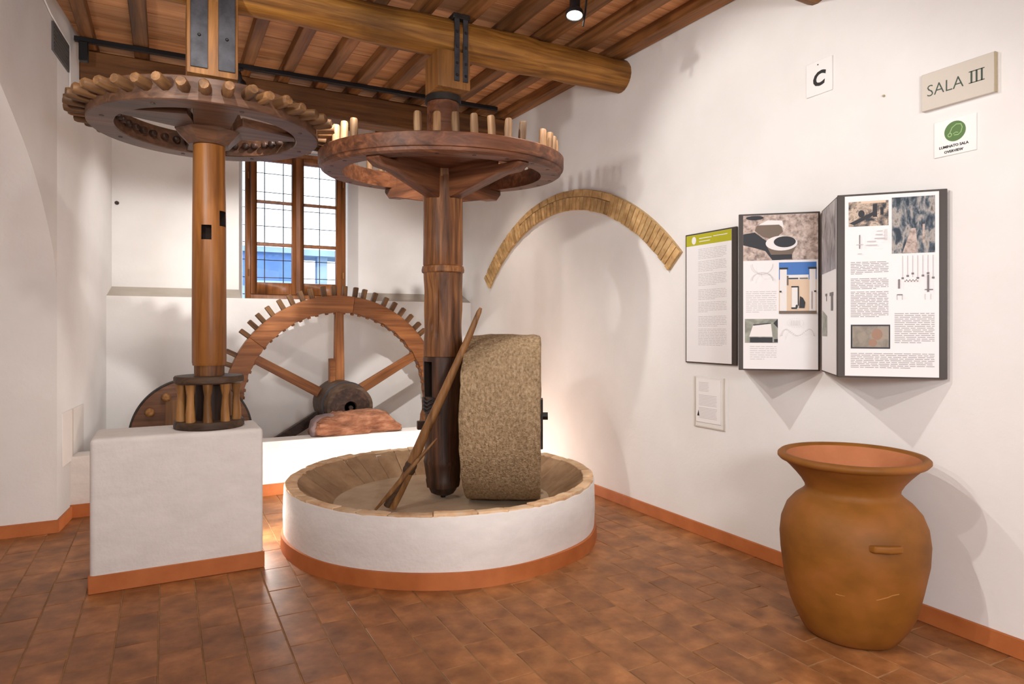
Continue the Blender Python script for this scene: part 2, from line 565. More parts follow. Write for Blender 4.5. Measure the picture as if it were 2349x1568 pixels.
# outer skin so that no light leaks
yo = 7.85
b.poly([(xa - 0.6, yo, -0.6), (gx0, yo, -0.6), (gx0, yo, zt), (xa - 0.6, yo, zt)])
b.poly([(gx1, yo, -0.6), (xb, yo, -0.6), (xb, yo, zt), (gx1, yo, zt)])
b.poly([(gx0, yo, -0.6), (gx1, yo, -0.6), (gx1, yo, zl), (gx0, yo, zl)])
b.poly([(gx0, yo, gz1), (gx1, yo, gz1), (gx1, yo, zt), (gx0, yo, zt)])
b.poly([(gx0, yw, zl), (gx0, yo, zl), (gx0, yo, gz1), (gx0, yw, gz1)])
b.poly([(gx1, yw, zl), (gx1, yo, zl), (gx1, yo, gz1), (gx1, yw, gz1)])
b.poly([(gx0, yw, zl), (gx1, yw, zl), (gx1, yo, zl), (gx0, yo, zl)])
b.poly([(gx0, yw, gz1), (gx1, yw, gz1), (gx1, yo, gz1), (gx0, yo, gz1)])
b.poly([(xa - 0.6, yl, -0.6), (xb, yl, -0.6), (xb, yo, -0.6), (xa - 0.6, yo, -0.6)])
b.poly([(xa - 0.6, yu, zt), (xb, yu, zt), (xb, yo, zt), (xa - 0.6, yo, zt)])
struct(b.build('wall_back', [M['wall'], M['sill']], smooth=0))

# left wall with an arched alcove
arch = [(0, 1.70), (-0.09, 1.92), (-0.23, 2.087), (-0.37, 2.235), (-0.518, 2.362), (-0.69, 2.478), (-0.87, 2.577), (-1.106, 2.697), (-1.40, 2.79), (-1.75, 2.83)]
arch = arch + [(-3.5 - s, z) for s, z in arch[-2::-1]]
DEP = Vector((-1.0, 0, 0))


def lw(s, z):
    p = P0 + E6 * s
    return Vector((p.x, p.y, z))


b = MB()
b.poly([lw(0, -0.6), lw(2.6, -0.6), lw(2.6, 4.2), lw(0, 4.2)])
b.poly([lw(-8.2, -0.6), lw(-3.5, -0.6), lw(-3.5, 4.2), lw(-8.2, 4.2)])
for (s0, z0), (s1, z1) in zip(arch, arch[1:]):
    b.poly([lw(s0, z0), lw(s0, 4.2), lw(s1, 4.2), lw(s1, z1)])
    b.poly([lw(s0, z0), lw(s1, z1), lw(s1, z1) + DEP, lw(s0, z0) + DEP])
for s in (0, -3.5):
    b.poly([lw(s, -0.6), lw(s, 1.70), lw(s, 1.70) + DEP, lw(s, -0.6) + DEP])
b.poly([lw(0, -0.6) + DEP, lw(-3.5, -0.6) + DEP, lw(-3.5, 4.2) + DEP, lw(0, 4.2) + DEP])
wl = struct(b.build('wall_left', M['wall'], smooth=30))
struct(MB().box(-2.2, 3.4, -2.75, -2.6, -0.6, 4.2).build('wall_front', M['wall']))

# baseboards (painted terracotta bands)
bh = 0.085
struct(MB().box(XR - 0.016, XR, -2.6, 5.79, 0, bh).build('baseboard_right', M['band'], bevel=0.003))
b = MB()
n6 = Vector((math.cos(R(6)), -math.sin(R(6)), 0))
p0, p1 = lw(0, 0), lw(0.46, 0)
b.prism([p0 + Vector((0, 0, bh)), p0 + n6 * 0.014 + Vector((0, -0.014, bh)), p1 + n6 * 0.014 + Vector((0, 0, bh)), p1 + Vector((0, 0, bh))], (0, 0, -bh))
b.prism([p0 + Vector((0, 0, bh)), p0 + n6 * 0.014 + Vector((0, -0.014, bh)), p0 + DEP + Vector((0, -0.014, bh)), p0 + DEP + Vector((0, 0, bh))], (0, 0, -bh))
struct(b.build('baseboard_left', M['band']))

# floor: mortar bed, terracotta tiles laid in rows running away along the right wall
b = MB()
b.box(-3.2, XR, -2.6, 5.8, -0.6, -0.0026)
b.box(-1.2, 0.36, 5.8, 7.09, -0.6, -0.0026)
b.box(0.36, XR, 5.8, 7.09, -0.6, -0.54)
floor = struct(b.build('floor', M['mortar']))


def proj(x, y, z):
    s_, c_ = math.sin(YAW), math.cos(YAW)
    d = x * s_ + y * c_
    if d < 0.1:
        return None
    return 1174.5 + 1500 * (x * c_ - y * s_) / d, 752 - 1500 * (z - 1.4) / d, d


TW, TL, GAP = 0.17, 0.34, 0.005
BC = Vector((1.705, 4.245, 0))    # axis of the mill basin
tiles, rest = [], []
nx = int((XR + 3.2) / TW) + 1
for i in range(nx):
    x1 = XR - 0.002 - i * TW
    x0 = max(x1 - TW + GAP, -3.2)
    if x1 - x0 < 0.03:
        continue
    y = -2.6 + ((i % 2) * 0.5 + random.uniform(-0.06, 0.06)) * TL - TL
    while y < 5.79:
        y0, y1 = max(y, -2.6), min(y + TL - GAP, 5.785)
        y += TL
        if y1 - y0 < 0.04:
            continue
        cx, cy = (x0 + x1) / 2, (y0 + y1) / 2
        near = [proj(px, py, 0) for px in (x0, x1) for py in (y0, y1)]
        vis = any(q and -5 < q[0] < 2354 and 760 < q[1] < 1575 for q in near)
        if (Vector((cx, cy, 0)) - BC).length < 0.88:
            vis = False
        if vis and cy > 4.9 and cx > -0.3 and not (0.3 < cx < 0.95):
            vis = False
        if -0.30 < x0 and x1 < 0.45 and y0 > 4.15:
            vis = False
        if cx < -1.6 and cy > 4.6:
            vis = False
        (tiles if vis else rest).append((x0, x1, y0, y1))
tiles.sort(key=lambda t: (t[0] + t[1]) ** 2 + (t[2] + t[3]) ** 2)
rest += tiles[298:]
tiles = tiles[:298]
cache = {}


def tile_mesh(w, l):
    k = (round(w, 3), round(l, 3))
    if k not in cache:
        cache[k] = MB().box(-w / 2, w / 2, -l / 2, l / 2, -0.012, 0).mesh('tile', M['tile'], bevel=0.0022)
    return cache[k]


for (x0, x1, y0, y1) in tiles:
    link('tile', tile_mesh(x1 - x0, y1 - y0), floor, ((x0 + x1) / 2, (y0 + y1) / 2, random.uniform(-0.0007, 0.0007)),
         (random.uniform(-0.002, 0.002), random.uniform(-0.004, 0.004), 0))
b = MB()
for (x0, x1, y0, y1) in rest:
    b.box(x0, x1, y0, y1, -0.012, 0)
o = b.build('tile_field', M['tile'], floor, smooth=0)
o['kind'] = 'stuff'

# ceiling: boards on joists
b = MB()
sl = 0.03
b.prism([(-3.2, -2.75, zj(-2.75) + 0.12), (3.4, -2.75, zj(-2.75) + 0.12), (3.4, 7.9, zj(7.9) + 0.12), (-3.2, 7.9, zj(7.9) + 0.12)], (0, 0, 0.2))
ceiling = struct(b.build('ceiling', M['joist'], smooth=0))
tilt = math.atan(sl)
y = -2.5
k = 0
while y < 7.3:
    w = random.uniform(0.23, 0.29)
    q = MB().box(-2.35, 2.35, 0, w - 0.006, 0, 0.022)
    q.build('plank', M['plank'], ceiling, (0.85, y, zj(y) + 0.088), (tilt, 0, 0), bevel=0.002)
    y += w
jx = [3.135, 2.80, 2.48, 2.16, 1.84, 1.54, 1.24, 0.915, 0.60, 0.27, -0.17, -0.52, -0.88, -1.22]
jm = {}
for i, x in enumerate(jx):
    w = 0.12 if i == 0 else random.uniform(0.085, 0.105)
    yend = 7.34 if x > -0.3 else (6.6 if x > -0.6 else 5.4)
    q = MB().box(-w / 2, w / 2, 0, yend + 2.55, 0.0, 0.09)
    q.build('joist', M['joist'], ceiling, (x, -2.55, zj(-2.55)), (tilt, 0, 0), bevel=0.006)

# ---------------------------------------------------------------- beams
YB, ZB = 4.17, 3.385


def log_mesh(L, r, seed):
    b = MB()
    pts, rad = [], []
    n = 26
    for i in range(n + 1):
        t = i / n
        pts.append((t * L, 0.012 * math.sin(t * 7 + seed), 0.01 * math.sin(t * 5 + seed * 2)))
        rr = r * (1 + 0.04 * math.sin(t * 9 + seed))
        if i in (0, n):
            rr *= 0.9
        rad.append(rr)
    pts.insert(n, (L - 0.025, pts[n][1], pts[n][2])); rad.insert(n, r * 1.0)
    pts.insert(1, (0.025, pts[0][1], pts[0][2])); rad.insert(1, r * 1.0)
    b.tube(pts, rad, 20)
    b.rough(0.014, 4, seed).rough(0.005, 14, seed + 3)
    return b


lb = log_mesh(XR + 1.02, 0.125, 1.0).build('log_beam', M['log'], None, (-1.0, YB, ZB), smooth=60)
tag(lb, 'golden rounded log beam crossing the room above the two wheels into the right wall', 'beam')
lb2 = log_mesh(XR + 1.2, 0.125, 4.0)
lb2 = lb2.build('log_beam', M['log'], None, (-1.18, 2.42, 3.325), smooth=60)
tag(lb2, 'brown log beam of which only the tip shows at the picture top above the letter card', 'beam')
wb = MB()
wb.box(-0.60, XR + 0.02, 6.05, 6.27, 3.32, 3.569)
tag(wb.rough(0.006, 3).build('wall_beam', M['beam'], bevel=0.012), 'dark squared beam under the joist ends near the back wall', 'beam')


def bolt_mesh():
    return MB().lathe([(0, 0.010), (0.006, 0.009), (0.009, 0.004), (0.010, 0)], 10).mesh('bolt', M['darkiron'])


BOLT = bolt_mesh()


def bracket(label, x, yf, w, d, z0, z1, strap_x, sw, s0, s1, bolts):
    t = thing('hanger_bracket', label, 'bracket', (x, yf, z0), 0)
    MB().box(-w / 2, w / 2, 0, d, 0, z1 - z0).rough(0.002, 20).build('bearing_block', M['block'], t, bevel=0.012, segs=2)
    for sx in strap_x:
        st = MB().box(sx - sw / 2, sx + sw / 2, -0.010, 0.0, s0 - z0, s1 - z0).build('strap', M['iron'], t, bevel=0.002)
        for bz in bolts:
            link('bolt', BOLT, st, (sx, -0.010, bz - z0), (R(90), 0, 0))
    return t


t = bracket('wide timber hanger with two broad grey iron straps above the peg-rimmed wheel', 0.235, 4.035, 0.265, 0.24, 2.815, 3.25,
            (-0.071, 0.071), 0.088, 2.85, 3.5, (3.03, 3.36))
MB().box(-0.1325, 0.1325, 0, 0.016, 0.42, 0.69).build('hanger_plank', M['block'], t, bevel=0.004)
t = bracket('short timber hanger with two narrow dark straps on the log above the thick shaft', 1.705, 4.04, 0.235, 0.25, 3.0, 3.252,
            (0.015, 0.078), 0.036, 3.05, 3.47, (3.09, 3.17, 3.28, 3.38))
MB().box(-0.012, 0.11, -0.012, 0.10, 0.47, 0.505).build('strap_hook', M['darkiron'], t, bevel=0.004)


# ---------------------------------------------------------------- cog shapes (shared meshes)
def cog_mesh(r, L, matl, seed, square=0.0):
    """peg along +z from 0 to L"""
    b = MB()
    rr = r
    b.lathe([(0, 0), (rr, 0), (rr * 1.02, L * 0.5), (rr * 0.95, L * 0.92), (rr * 0.78, L), (0, L)], 9, a0=seed)
    b.rough(r * 0.14, 30, seed)
    return b.mesh('cog', matl, smooth=50)


# ---------------------------------------------------------------- left shaft with its wheel and lantern pinion
S1 = Vector((0.229, 4.275, 0))
PLH = 0.815
t1 = thing('wheel_shaft', 'slim honey-coloured shaft with peg-rimmed wheel and lantern pinion standing on the white plinth', 'mill gear', (S1.x, S1.y, PLH))
zz = lambda z: z - PLH
prof = [(0, zz(1.18)), (0.090, zz(1.18)), (0.0935, zz(1.20)), (0.094, zz(1.5)), (0.092, zz(2.0)), (0.088, zz(2.4)), (0.087, zz(2.56)), (0, zz(2.56))]
pole = MB().lathe(prof, 40, jit=0.003).build('pole', M['pole'], t1, smooth=50)
cdir = Vector((-S1.x, -S1.y, 0)).normalized()


def mortise(ang, z0, z1, w, r=0.09, depth=0.05):
    """cutter box at an angle from the direction of the viewer"""
    d = rz(ang) @ cdir
    s_ = Vector((-d.y, d.x, 0))
    c = d * r + Vector((0, 0, (z0 + z1) / 2))
    return MB().obox(c, s_ * w / 2, d * depth, Vector((0, 0, (z1 - z0) / 2)))


cut(pole, mortise(-0.18, zz(1.915), zz(2.00), 0.055))
cut(pole, mortise(0.98, zz(2.0), zz(2.09), 0.06))
MB().lathe([(0, zz(1.10)), (0.082, zz(1.10)), (0.083, zz(1.19)), (0, zz(1.19))], 32).build('pole_foot', M['shaft'], t1)
# wheel
WL = 2.545
b = MB().ring(0.487, 0.62, zz(WL), zz(2.672), 112, 0.005)
ring = b.build('wheel_ring', M['wheel'], t1, smooth=35)
b = MB().lathe([(0.085, zz(2.475)), (0.115, zz(2.475)), (0.135, zz(2.50)), (0.188, zz(2.552)), (0.188, zz(2.66)), (0.085, zz(2.66)), (0.085, zz(2.475))], 8, a0=R(12))
b.build('hub', M['wheel'], t1, smooth=20)
for pts in ([(-0.10, -0.02), (-0.20, -0.07), (-0.462, -0.175), (-0.40, -0.285), (-0.13, -0.345), (-0.08, -0.14)],
            [(-0.09, -0.14), (-0.105, -0.476), (0.12, -0.472), (0.10, -0.14)],
            [(0.11, -0.10), (0.16, -0.25), (0.465, -0.14), (0.482, -0.06), (0.14, 0.07)],
            [(-0.09, 0.14), (0.09, 0.14), (0.11, 0.474), (-0.11, 0.474)]):
    MB().prism([(x, y, 0) for x, y in pts], (0, 0, 0.05)).build('arm', M['wheel'], t1, (0, 0, zz(2.553)), bevel=0.004)
cl = [cog_mesh(0.030, 0.145, M['cogdark'], sd) for sd in (1.0, 2.3, 3.9)]
ctl = cog_mesh(0.022, 0.05, M['shaftdark'], 0.7)
NC = 42
for k in range(NC):
    a = 2 * math.pi * k / NC + random.uniform(-0.016, 0.016)
    link('cog', random.choice(cl), t1, (0.575 * math.cos(a), 0.575 * math.sin(a), zz(2.612) + random.uniform(-0.004, 0.004)), (0, R(90) + random.uniform(-0.05, 0.05), a + random.uniform(-0.04, 0.04)))
    link('cog_tail', ctl, t1, (0.505 * math.cos(a), 0.505 * math.sin(a), zz(2.612)), (0, R(-90), a))
# dowel plugs showing under the ring
for k in range(8):
    a = 2 * math.pi * (k + 0.3) / 8
    MB().lathe([(0, -0.003), (0.011, -0.003), (0.012, 0), (0, 0)], 10).build('dowel', M['shaftdark'], t1, (0.55 * math.cos(a), 0.55 * math.sin(a), zz(WL)))
MB().lathe([(0, zz(2.67)), (0.075, zz(2.67)), (0.075, zz(2.815)), (0, zz(2.815))], 24).build('spindle', M['shaftdark'], t1)
# lantern pinion
for z0, z1, r_ in ((0.0, 0.045, 0.192), (0.262, 0.305, 0.192)):
    MB().lathe([(0, z0), (r_ - 0.008, z0), (r_, z0 + 0.008), (r_, z1 - 0.008), (r_ - 0.006, z1), (0, z1)], 48, jit=0.003).build('pinion_disc', M['lantern'], t1)
for k in range(10):
    a = 2 * math.pi * k / 10 + 0.2
    rd = random.uniform(0.9, 1.1)
    q = MB().lathe([(0, 0), (0.027, 0), (0.025 * rd, 0.05), (0.020 * rd, 0.11), (0.019 * rd, 0.15), (0.025, 0.19), (0.028, 0.218), (0, 0.218)], 12)
    q.rough(0.004, 14, k)
    q.build('pinion_stave', M['stave'], t1, (0.155 * math.cos(a), 0.155 * math.sin(a), 0.045))
MB().lathe([(0, 0.045), (0.075, 0.045), (0.075, 0.262), (0, 0.262)], 20).build('pinion_core', M['shaftdark'], t1)

# plinth
t = thing('plinth', 'white plastered block with rounded top and terracotta foot band under the slim shaft', 'plinth', (0.075, 4.27, 0))
b = MB().box(-0.43, 0.43, -0.20, 0.20, 0, PLH)
blk = b.build('block', M['plaster'], t, bevel=0.03, segs=4, smooth=50)
MB().box(-0.437, 0.437, -0.207, 0.207, 0, 0.095).build('foot_band', M['band'], t, bevel=0.004)

# ---------------------------------------------------------------- mill basin
t = thing('mill_basin', 'round white plastered mill basin with stone-lined bowl and terracotta foot band', 'basin', (BC.x, BC.y, 0))
b = MB()
RO, RI = 1.045, 0.985
b.lathe([(0, 0.02), (RO, 0.0), (RO + 0.004, 0.2), (RO, 0.378), (RO - 0.008, 0.386), (RI - 0.03, 0.372), (0.74, 0.19), (0, 0.19)], 128, jit=0.012)
b.build('drum', M['plaster'], t, smooth=50)
MB().lathe([(RO - 0.02, 0.09), (RO + 0.016, 0.088), (RO + 0.02, 0.0), (RO - 0.02, 0.0)], 128, jit=0.012).build('foot_band', M['band'], t, smooth=50)
MB().lathe([(0, 0.225), (0.76, 0.225), (0.77, 0.19), (0, 0.19)], 72, jit=0.01).build('bowl_floor', M['bowl'], t)
nl = 36
a = 0
k = 0
while a < 2 * math.pi - 0.02:
    da = min(random.uniform(0.13, 0.24), 2 * math.pi - a)
    if 2 * math.pi - a - da < 0.1:
        da = 2 * math.pi - a
    q = MB()
    nseg = 4
    top, bot = [], []
    off = random.uniform(0.0, 0.006)
    for j in range(nseg + 1):
        aa = a + 0.0025 + (da - 0.005) * j / nseg
        cs, sn = math.cos(aa), math.sin(aa)
        top.append(((RI - 0.012 - off) * cs, (RI - 0.012 - off) * sn, 0.388 + random.uniform(-0.004, 0.004)))
        bot.append(((0.735 - off) * cs, (0.735 - off) * sn, 0.222))
    for j in range(nseg):
        q.poly([top[j], top[j + 1], bot[j + 1], bot[j]])
        q.poly([top[j], top[j + 1], tuple(Vector(top[j + 1]) * 1.03 - Vector((0, 0, 0.03))), tuple(Vector(top[j]) * 1.03 - Vector((0, 0, 0.03)))])
    for j, s_ in ((0, 1), (nseg, -1)):
        tp, bt = Vector(top[j]), Vector(bot[j])
        q.poly([tp, bt, bt - Vector((0, 0, 0.03)), tp * 1.03 - Vector((0, 0, 0.03))])
    q.build('lining_slab', M['lining'], t, smooth=30)
    # rim brick above the slab
    q = MB()
    lo, hi = RI - 0.020, RO - 0.006
    zt0 = 0.398 + random.uniform(-0.006, 0.006)
    ins, outs = [], []
    for j in range(nseg + 1):
        aa = a + 0.002 + (da - 0.004) * j / nseg
        cs, sn = math.cos(aa), math.sin(aa)
        jr = 0.012 * noise.noise((cs * 2.2, sn * 2.2, 0.385 * 6)) + random.uniform(-0.004, 0.001)
        ins.append((lo * cs, lo * sn)); outs.append(((hi + jr) * cs, (hi + jr) * sn))
    for j in range(nseg):
        i0, i1, o0, o1 = ins[j], ins[j + 1], outs[j], outs[j + 1]
        za, zb = 0.352, zt0
        q.poly([(*i0, zb - 0.006), (*i1, zb - 0.006), (*o1, zb), (*o0, zb)])
        q.poly([(*o0, za), (*o1, za), (*o1, zb), (*o0, zb)])
        q.poly([(*i0, za), (*i1, za), (*i1, zb - 0.006), (*i0, zb - 0.006)])
        q.poly([(*i0, za), (*i1, za), (*o1, za), (*o0, za)])
    for j in (0, nseg):
        q.poly([(*ins[j], 0.352), (*outs[j], 0.352), (*outs[j], zt0), (*ins[j], zt0 - 0.006)])
    q.rough(0.006, 16, k).build('rim_brick', M['rim'], t, bevel=0.006, segs=2, smooth=60)
    a += da
    k += 1

# ---------------------------------------------------------------- main shaft with crown wheel
ZF = 0.225
t2 = thing('main_shaft', 'thick red-brown shaft with crown wheel of upright cogs rising from the round basin', 'mill gear', (BC.x, BC.y, ZF))
zz = lambda z: z - ZF
prof = [(0, zz(1.82)), (0.128, zz(1.82)), (0.137, zz(1.84)), (0.138, zz(2.0)), (0.134, zz(2.3)), (0.128, zz(2.44)), (0, zz(2.44))]
MB().lathe(prof, 14, jit=0.012).build('upper_shaft', M['shaft'], t2, smooth=30)
MB().lathe([(0, zz(1.775)), (0.132, zz(1.775)), (0.146, zz(1.785)), (0.148, zz(1.80)), (0.142, zz(1.825)), (0.13, zz(1.83)), (0, zz(1.83))], 40, jit=0.004).build('collar', M['shaft'], t2)
# carved, checked middle length
b = MB()
rows = []
n = 44
for i in range(15):
    z = 1.205 + (1.78 - 1.205) * i / 14
    rows.append((0.134 + 0.002 * math.sin(i), z))
b.lathe([(0, zz(1.205))] + [(r_, zz(z)) for r_, z in rows] + [(0, zz(1.78))], n)
for i, v in enumerate(b.v):
    p = Vector(v)
    a = math.atan2(p.y, p.x)
    rr = math.hypot(p.x, p.y)
    if rr > 0.05:
        zn = p.z + ZF
        e = max(0, 1 - abs(zn - 1.5) / 0.27)
        f = noise.noise((math.cos(a) * 5, math.sin(a) * 5, zn * 1.5))
        g2 = noise.noise((math.cos(a) * 12, math.sin(a) * 12, zn * 2.5))
        dr = -0.045 * e * max(0, f * 2) - 0.014 * abs(g2) * e
        b.v[i] = (p.x * (rr + dr) / rr, p.y * (rr + dr) / rr, p.z)
b.build('middle_shaft', M['shaft'], t2, smooth=60)
cd2 = Vector((-BC.x, -BC.y, 0)).normalized()
prof = [(0, zz(0.305)), (0.116, zz(0.305)), (0.122, zz(0.35)), (0.118, zz(0.36)), (0.124, zz(0.45)), (0.130, zz(0.48)), (0.124, zz(0.5)), (0.130, zz(0.80)), (0.134, zz(1.0)), (0.137, zz(1.19)), (0.130, zz(1.207)), (0, zz(1.207))]
low = MB().lathe(prof, 16, jit=0.008).build('lower_shaft', M['lowshaft'], t2, smooth=30)


def mort2(ang, z0, z1, w, r=0.13, depth=0.07):
    d = rz(ang) @ cd2
    s_ = Vector((-d.y, d.x, 0))
    return MB().obox(d * r + Vector((0, 0, (z0 + z1) / 2)), s_ * w / 2, d * depth, Vector((0, 0, (z1 - z0) / 2)))


cut(low, mort2(-0.95, zz(0.93), zz(1.17), 0.09))
b = MB()
for z0 in (0.835, 0.86, 0.885, 0.91):
    d = rz(-0.85) @ cd2
    pts = []
    for j in range(9):
        aa = -1.55 + 1.4 * j / 8
        q = rz(aa) @ cd2
        pts.append(q * 0.138 + Vector((0, 0, zz(z0 + 0.012 * math.sin(j * 1.3)))))
    b.tube(pts, 0.007, 6)
b.build('wire_binding', M['iron'], t2)
# wedge through the shaft and its iron tang
d = rz(-1.45) @ cd2
s_ = Vector((-d.y, d.x, 0))
MB().obox(d * 0.145 + Vector((0, 0, zz(0.73))), d * 0.035, s_ * 0.03, Vector((0, 0, 0.028))).build('wedge', M['shaftdark'], t2, bevel=0.004)
MB().lathe([(0, zz(0.25)), (0.06, zz(0.25)), (0.085, zz(0.262)), (0.098, zz(0.29)), (0.105, zz(0.32)), (0, zz(0.32))], 11, jit=0.03).rough(0.01, 12).build('shaft_foot', M['shaftdark'], t2)
MB().lathe([(0, 0), (0.016, 0), (0.02, 0.03), (0.03, 0.06), (0, 0.06)], 12).build('pivot', M['darkiron'], t2)
# wheel: ring, arms, cogs
RZ0, RZ1 = 2.42, 2.535
ZC = 2.512                     # the crown wheel hangs a little out of level, far side up
td_ = Vector((-cd2.x, -cd2.y, 0))
TILT = Matrix.Translation((0, 0, zz(ZC))) @ Matrix.Rotation(R(-3.2), 4, Vector((td_.y, -td_.x, 0)) * -1) @ Matrix.Translation((0, 0, -(2.4775 - ZF)))


def tilted(o):
    o.matrix_basis = TILT @ o.matrix_basis
    return o


b = MB()
b.lathe([(0.68, zz(RZ0)), (0.80, zz(RZ0)), (0.818, zz(RZ0 + 0.012)), (0.82, zz(RZ0 + 0.03)), (0.832, zz(RZ0 + 0.034)), (0.836, zz(RZ0 + 0.05)), (0.836, zz(RZ1 - 0.004)),
         (0.832, zz(RZ1)), (0.684, zz(RZ1)), (0.68, zz(RZ1 - 0.004)), (0.68, zz(RZ0))], 120)
tilted(b.build('wheel_ring', M['redwheel'], t2, smooth=30))
for ang, dp in ((-144, 0.035), (-73, 0.035), (36, 0.065), (100, 0.065)):
    q = MB()
    pts = [(0.10, -0.17), (0.60, -dp - 0.02), (0.72, -dp - 0.015), (0.785, -dp * 0.45), (0.785, 0), (0.60, 0), (0.60, 0.06), (0.10, 0.09)]
    q.prism([(x, -0.05, z) for x, z in pts], (0, 0.10, 0))
    tilted(q.build('arm', M['redwheel'], t2, (0, 0, zz(RZ0 - 0.001)), (0, 0, R(ang)), bevel=0.006))
q = MB()
pts = [(0.12 * math.cos(R(a)), 0.12 * math.sin(R(a)), 0) for a in range(-140, -74, 10)] + [(0.70 * math.cos(R(a)), 0.70 * math.sin(R(a)), 0) for a in range(-76, -145, -4)]
tilted(q.prism(pts, (0, 0, 0.03)).build('sector_board', M['redwheel'], t2, (0, 0, zz(RZ0 + 0.035))))
MB().lathe([(0, zz(2.43)), (0.132, zz(2.43)), (0.13, zz(2.55)), (0, zz(2.55))], 12).build('shaft_core', M['shaft'], t2, smooth=20)
cr_ = [cog_mesh(0.024, 0.125, M['cog'], sd) for sd in (0.5, 1.7, 5.1)]
NC = 44
for k in range(NC):
    a = 2 * math.pi * k / NC
    deg = math.degrees(a)
    if 206 < deg < 232:       # the gap in the near left of the crown
        continue
    if 118 < deg < 128 or 290 < deg < 297:
        continue
    tilted(link('cog', random.choice(cr_), t2, (0.772 * math.cos(a), 0.772 * math.sin(a), zz(RZ1 - 0.002)),
                (random.uniform(-0.07, 0.07), random.uniform(-0.07, 0.07), random.uniform(0, 6))))
DOW = MB().lathe([(0, -0.002), (0.012, -0.002), (0.013, 0), (0, 0)], 8).mesh('dowel', M['shaftdark'])
for k in range(0, NC, 2):
    a = 2 * math.pi * k / NC
    tilted(link('dowel', DOW, t2, (0.765 * math.cos(a), 0.765 * math.sin(a), zz(RZ0))))
MB().lathe([(0, zz(2.54)), (0.112, zz(2.54)), (0.115, zz(2.8)), (0.11, zz(2.96)), (0, zz(2.96))], 24, jit=0.004).build('neck', M['redwheel'], t2)
MB().lathe([(0.09, zz(2.955)), (0.125, zz(2.955)), (0.125, zz(2.998)), (0.09, zz(2.998)), (0.09, zz(2.955))], 32).build('neck_ring', M['darkiron'], t2)

# ---------------------------------------------------------------- millstone
SC = Vector((2.075, 4.03, 0.792))
ns = Vector((math.cos(R(30.5)), -math.sin(R(30.5)), 0))
t3 = thing('millstone', 'upright grainy beige millstone standing on edge in the round basin', 'millstone', (SC.x, SC.y, 0.226), math.atan2(ns.y, ns.x))
b = MB()
RS, HW = 0.565, 0.25
prof = []
for i in range(11):
    x = -HW + 2 * HW * i / 10
    prof.append((RS - 0.010 * (abs(x) / HW) ** 2, x))
prof = [(0, -HW)] + [(RS * f, -HW) for f in (0.3, 0.6, 0.9)] + [(RS - 0.026, -HW), (RS - 0.012, -HW + 0.006)] + prof[1:-1] + [(RS - 0.012, HW - 0.006), (RS - 0.026, HW)] + \
       [(RS * f, HW) for f in (0.9, 0.6, 0.3)] + [(0, HW)]
b.lathe(prof, 110)
b.rough(0.008, 9, 1).rough(0.004, 26, 3)
b.build('stone_disc', M['stone'], t3, (0, 0, SC.z - 0.226), (0, R(90), 0), smooth=60)
MB().lathe([(0, HW - 0.02), (0.026, HW - 0.02), (0.026, HW + 0.05), (0, HW + 0.05)], 4).build('axle_pin', M['darkiron'], t3, (0, 0, SC.z - 0.226), (0, R(90), 0), smooth=0)
MB().box(HW - 0.004, HW + 0.016, -0.06, 0.06, -0.22, 0.12).build('axle_plate', M['darkiron'], t3, (0, 0, SC.z - 0.226), bevel=0.004)

# ---------------------------------------------------------------- wooden fork leaning on the stone
def img(u, v, dist):
    s_, c_ = math.sin(YAW), math.cos(YAW)
    xc = (u - 1174.5) / 1500
    return Vector((dist * (s_ + xc * c_), dist * (c_ - xc * s_), 1.4 + dist * (752 - v) / 1500))


top, base = Vector((1.80, 3.83, 1.53)), Vector((1.285, 4.075, 0.243))
ax = (base - top)
tf = thing('wooden_fork', 'long worn wooden fork with split tines leaning against the millstone', 'fork', base)
rel = lambda f, dx=0, dy=0, dz=0: (top + ax * f + Vector((dx, dy, dz))) - base
pts = [rel(0), rel(0.02), rel(0.15, 0.006), rel(0.4, 0.004), rel(0.62, -0.004), rel(0.82, 0.0), rel(0.93, -0.004), rel(1.0)]
MB().tube(pts, [0.009, 0.016, 0.022, 0.027, 0.030, 0.034, 0.034, 0.024], 12).build('handle', M['stick'], tf, smooth=60)
pts = [rel(0.655, 0.085, -0.03, 0.0), rel(0.76, 0.005, -0.05), rel(0.82, -0.03, -0.045), rel(0.90, -0.065, -0.03), rel(0.995, -0.115, -0.01, 0.0)]
MB().tube(pts, [0.006, 0.014, 0.016, 0.016, 0.008], 9).build('tine', M['stick'], tf, smooth=60)
pts = [rel(0.80, -0.02, -0.03), rel(0.9, -0.035, -0.02), rel(0.985, -0.045, 0.0)]
MB().tube(pts, [0.010, 0.018, 0.022], 7).build('tine', M['lantern'], tf, smooth=60)
pts = [rel(0.775 + 0.012 * j) for j in range(5)]
MB().tube(pts, [0.036, 0.040, 0.038, 0.041, 0.037], 12).build('binding', M['lantern'], tf)

# ---------------------------------------------------------------- low wall of the wheel pit, red block, great gear wheel, peg disc
t = thing('low_wall', 'low white parapet behind the round basin with terracotta foot band', 'parapet', (1.3, 5.79, 0))
MB().box(-1.93, 1.9, 0, 0.21, 0, 0.45).build('parapet_body', M['plaster'], t, bevel=0.012, segs=2)
MB().box(-1.93, 1.884, -0.014, 0.0, 0, 0.095).build('foot_band', M['band'], t)

tr = thing('red_block', 'rough reddish lump lying on the white parapet below the hub of the big gear', 'stone block', (1.54, 5.90, 0.449))
outl = [(-0.40, 0.0), (-0.402, 0.06), (-0.385, 0.12), (-0.33, 0.165), (-0.24, 0.18), (-0.12, 0.20), (0.02, 0.215), (0.14, 0.208), (0.24, 0.18), (0.33, 0.125), (0.385, 0.06), (0.405, 0.0), (0.27, 0.0), (0.13, 0.0), (0.0, 0.0), (-0.13, 0.0), (-0.27, 0.0)]


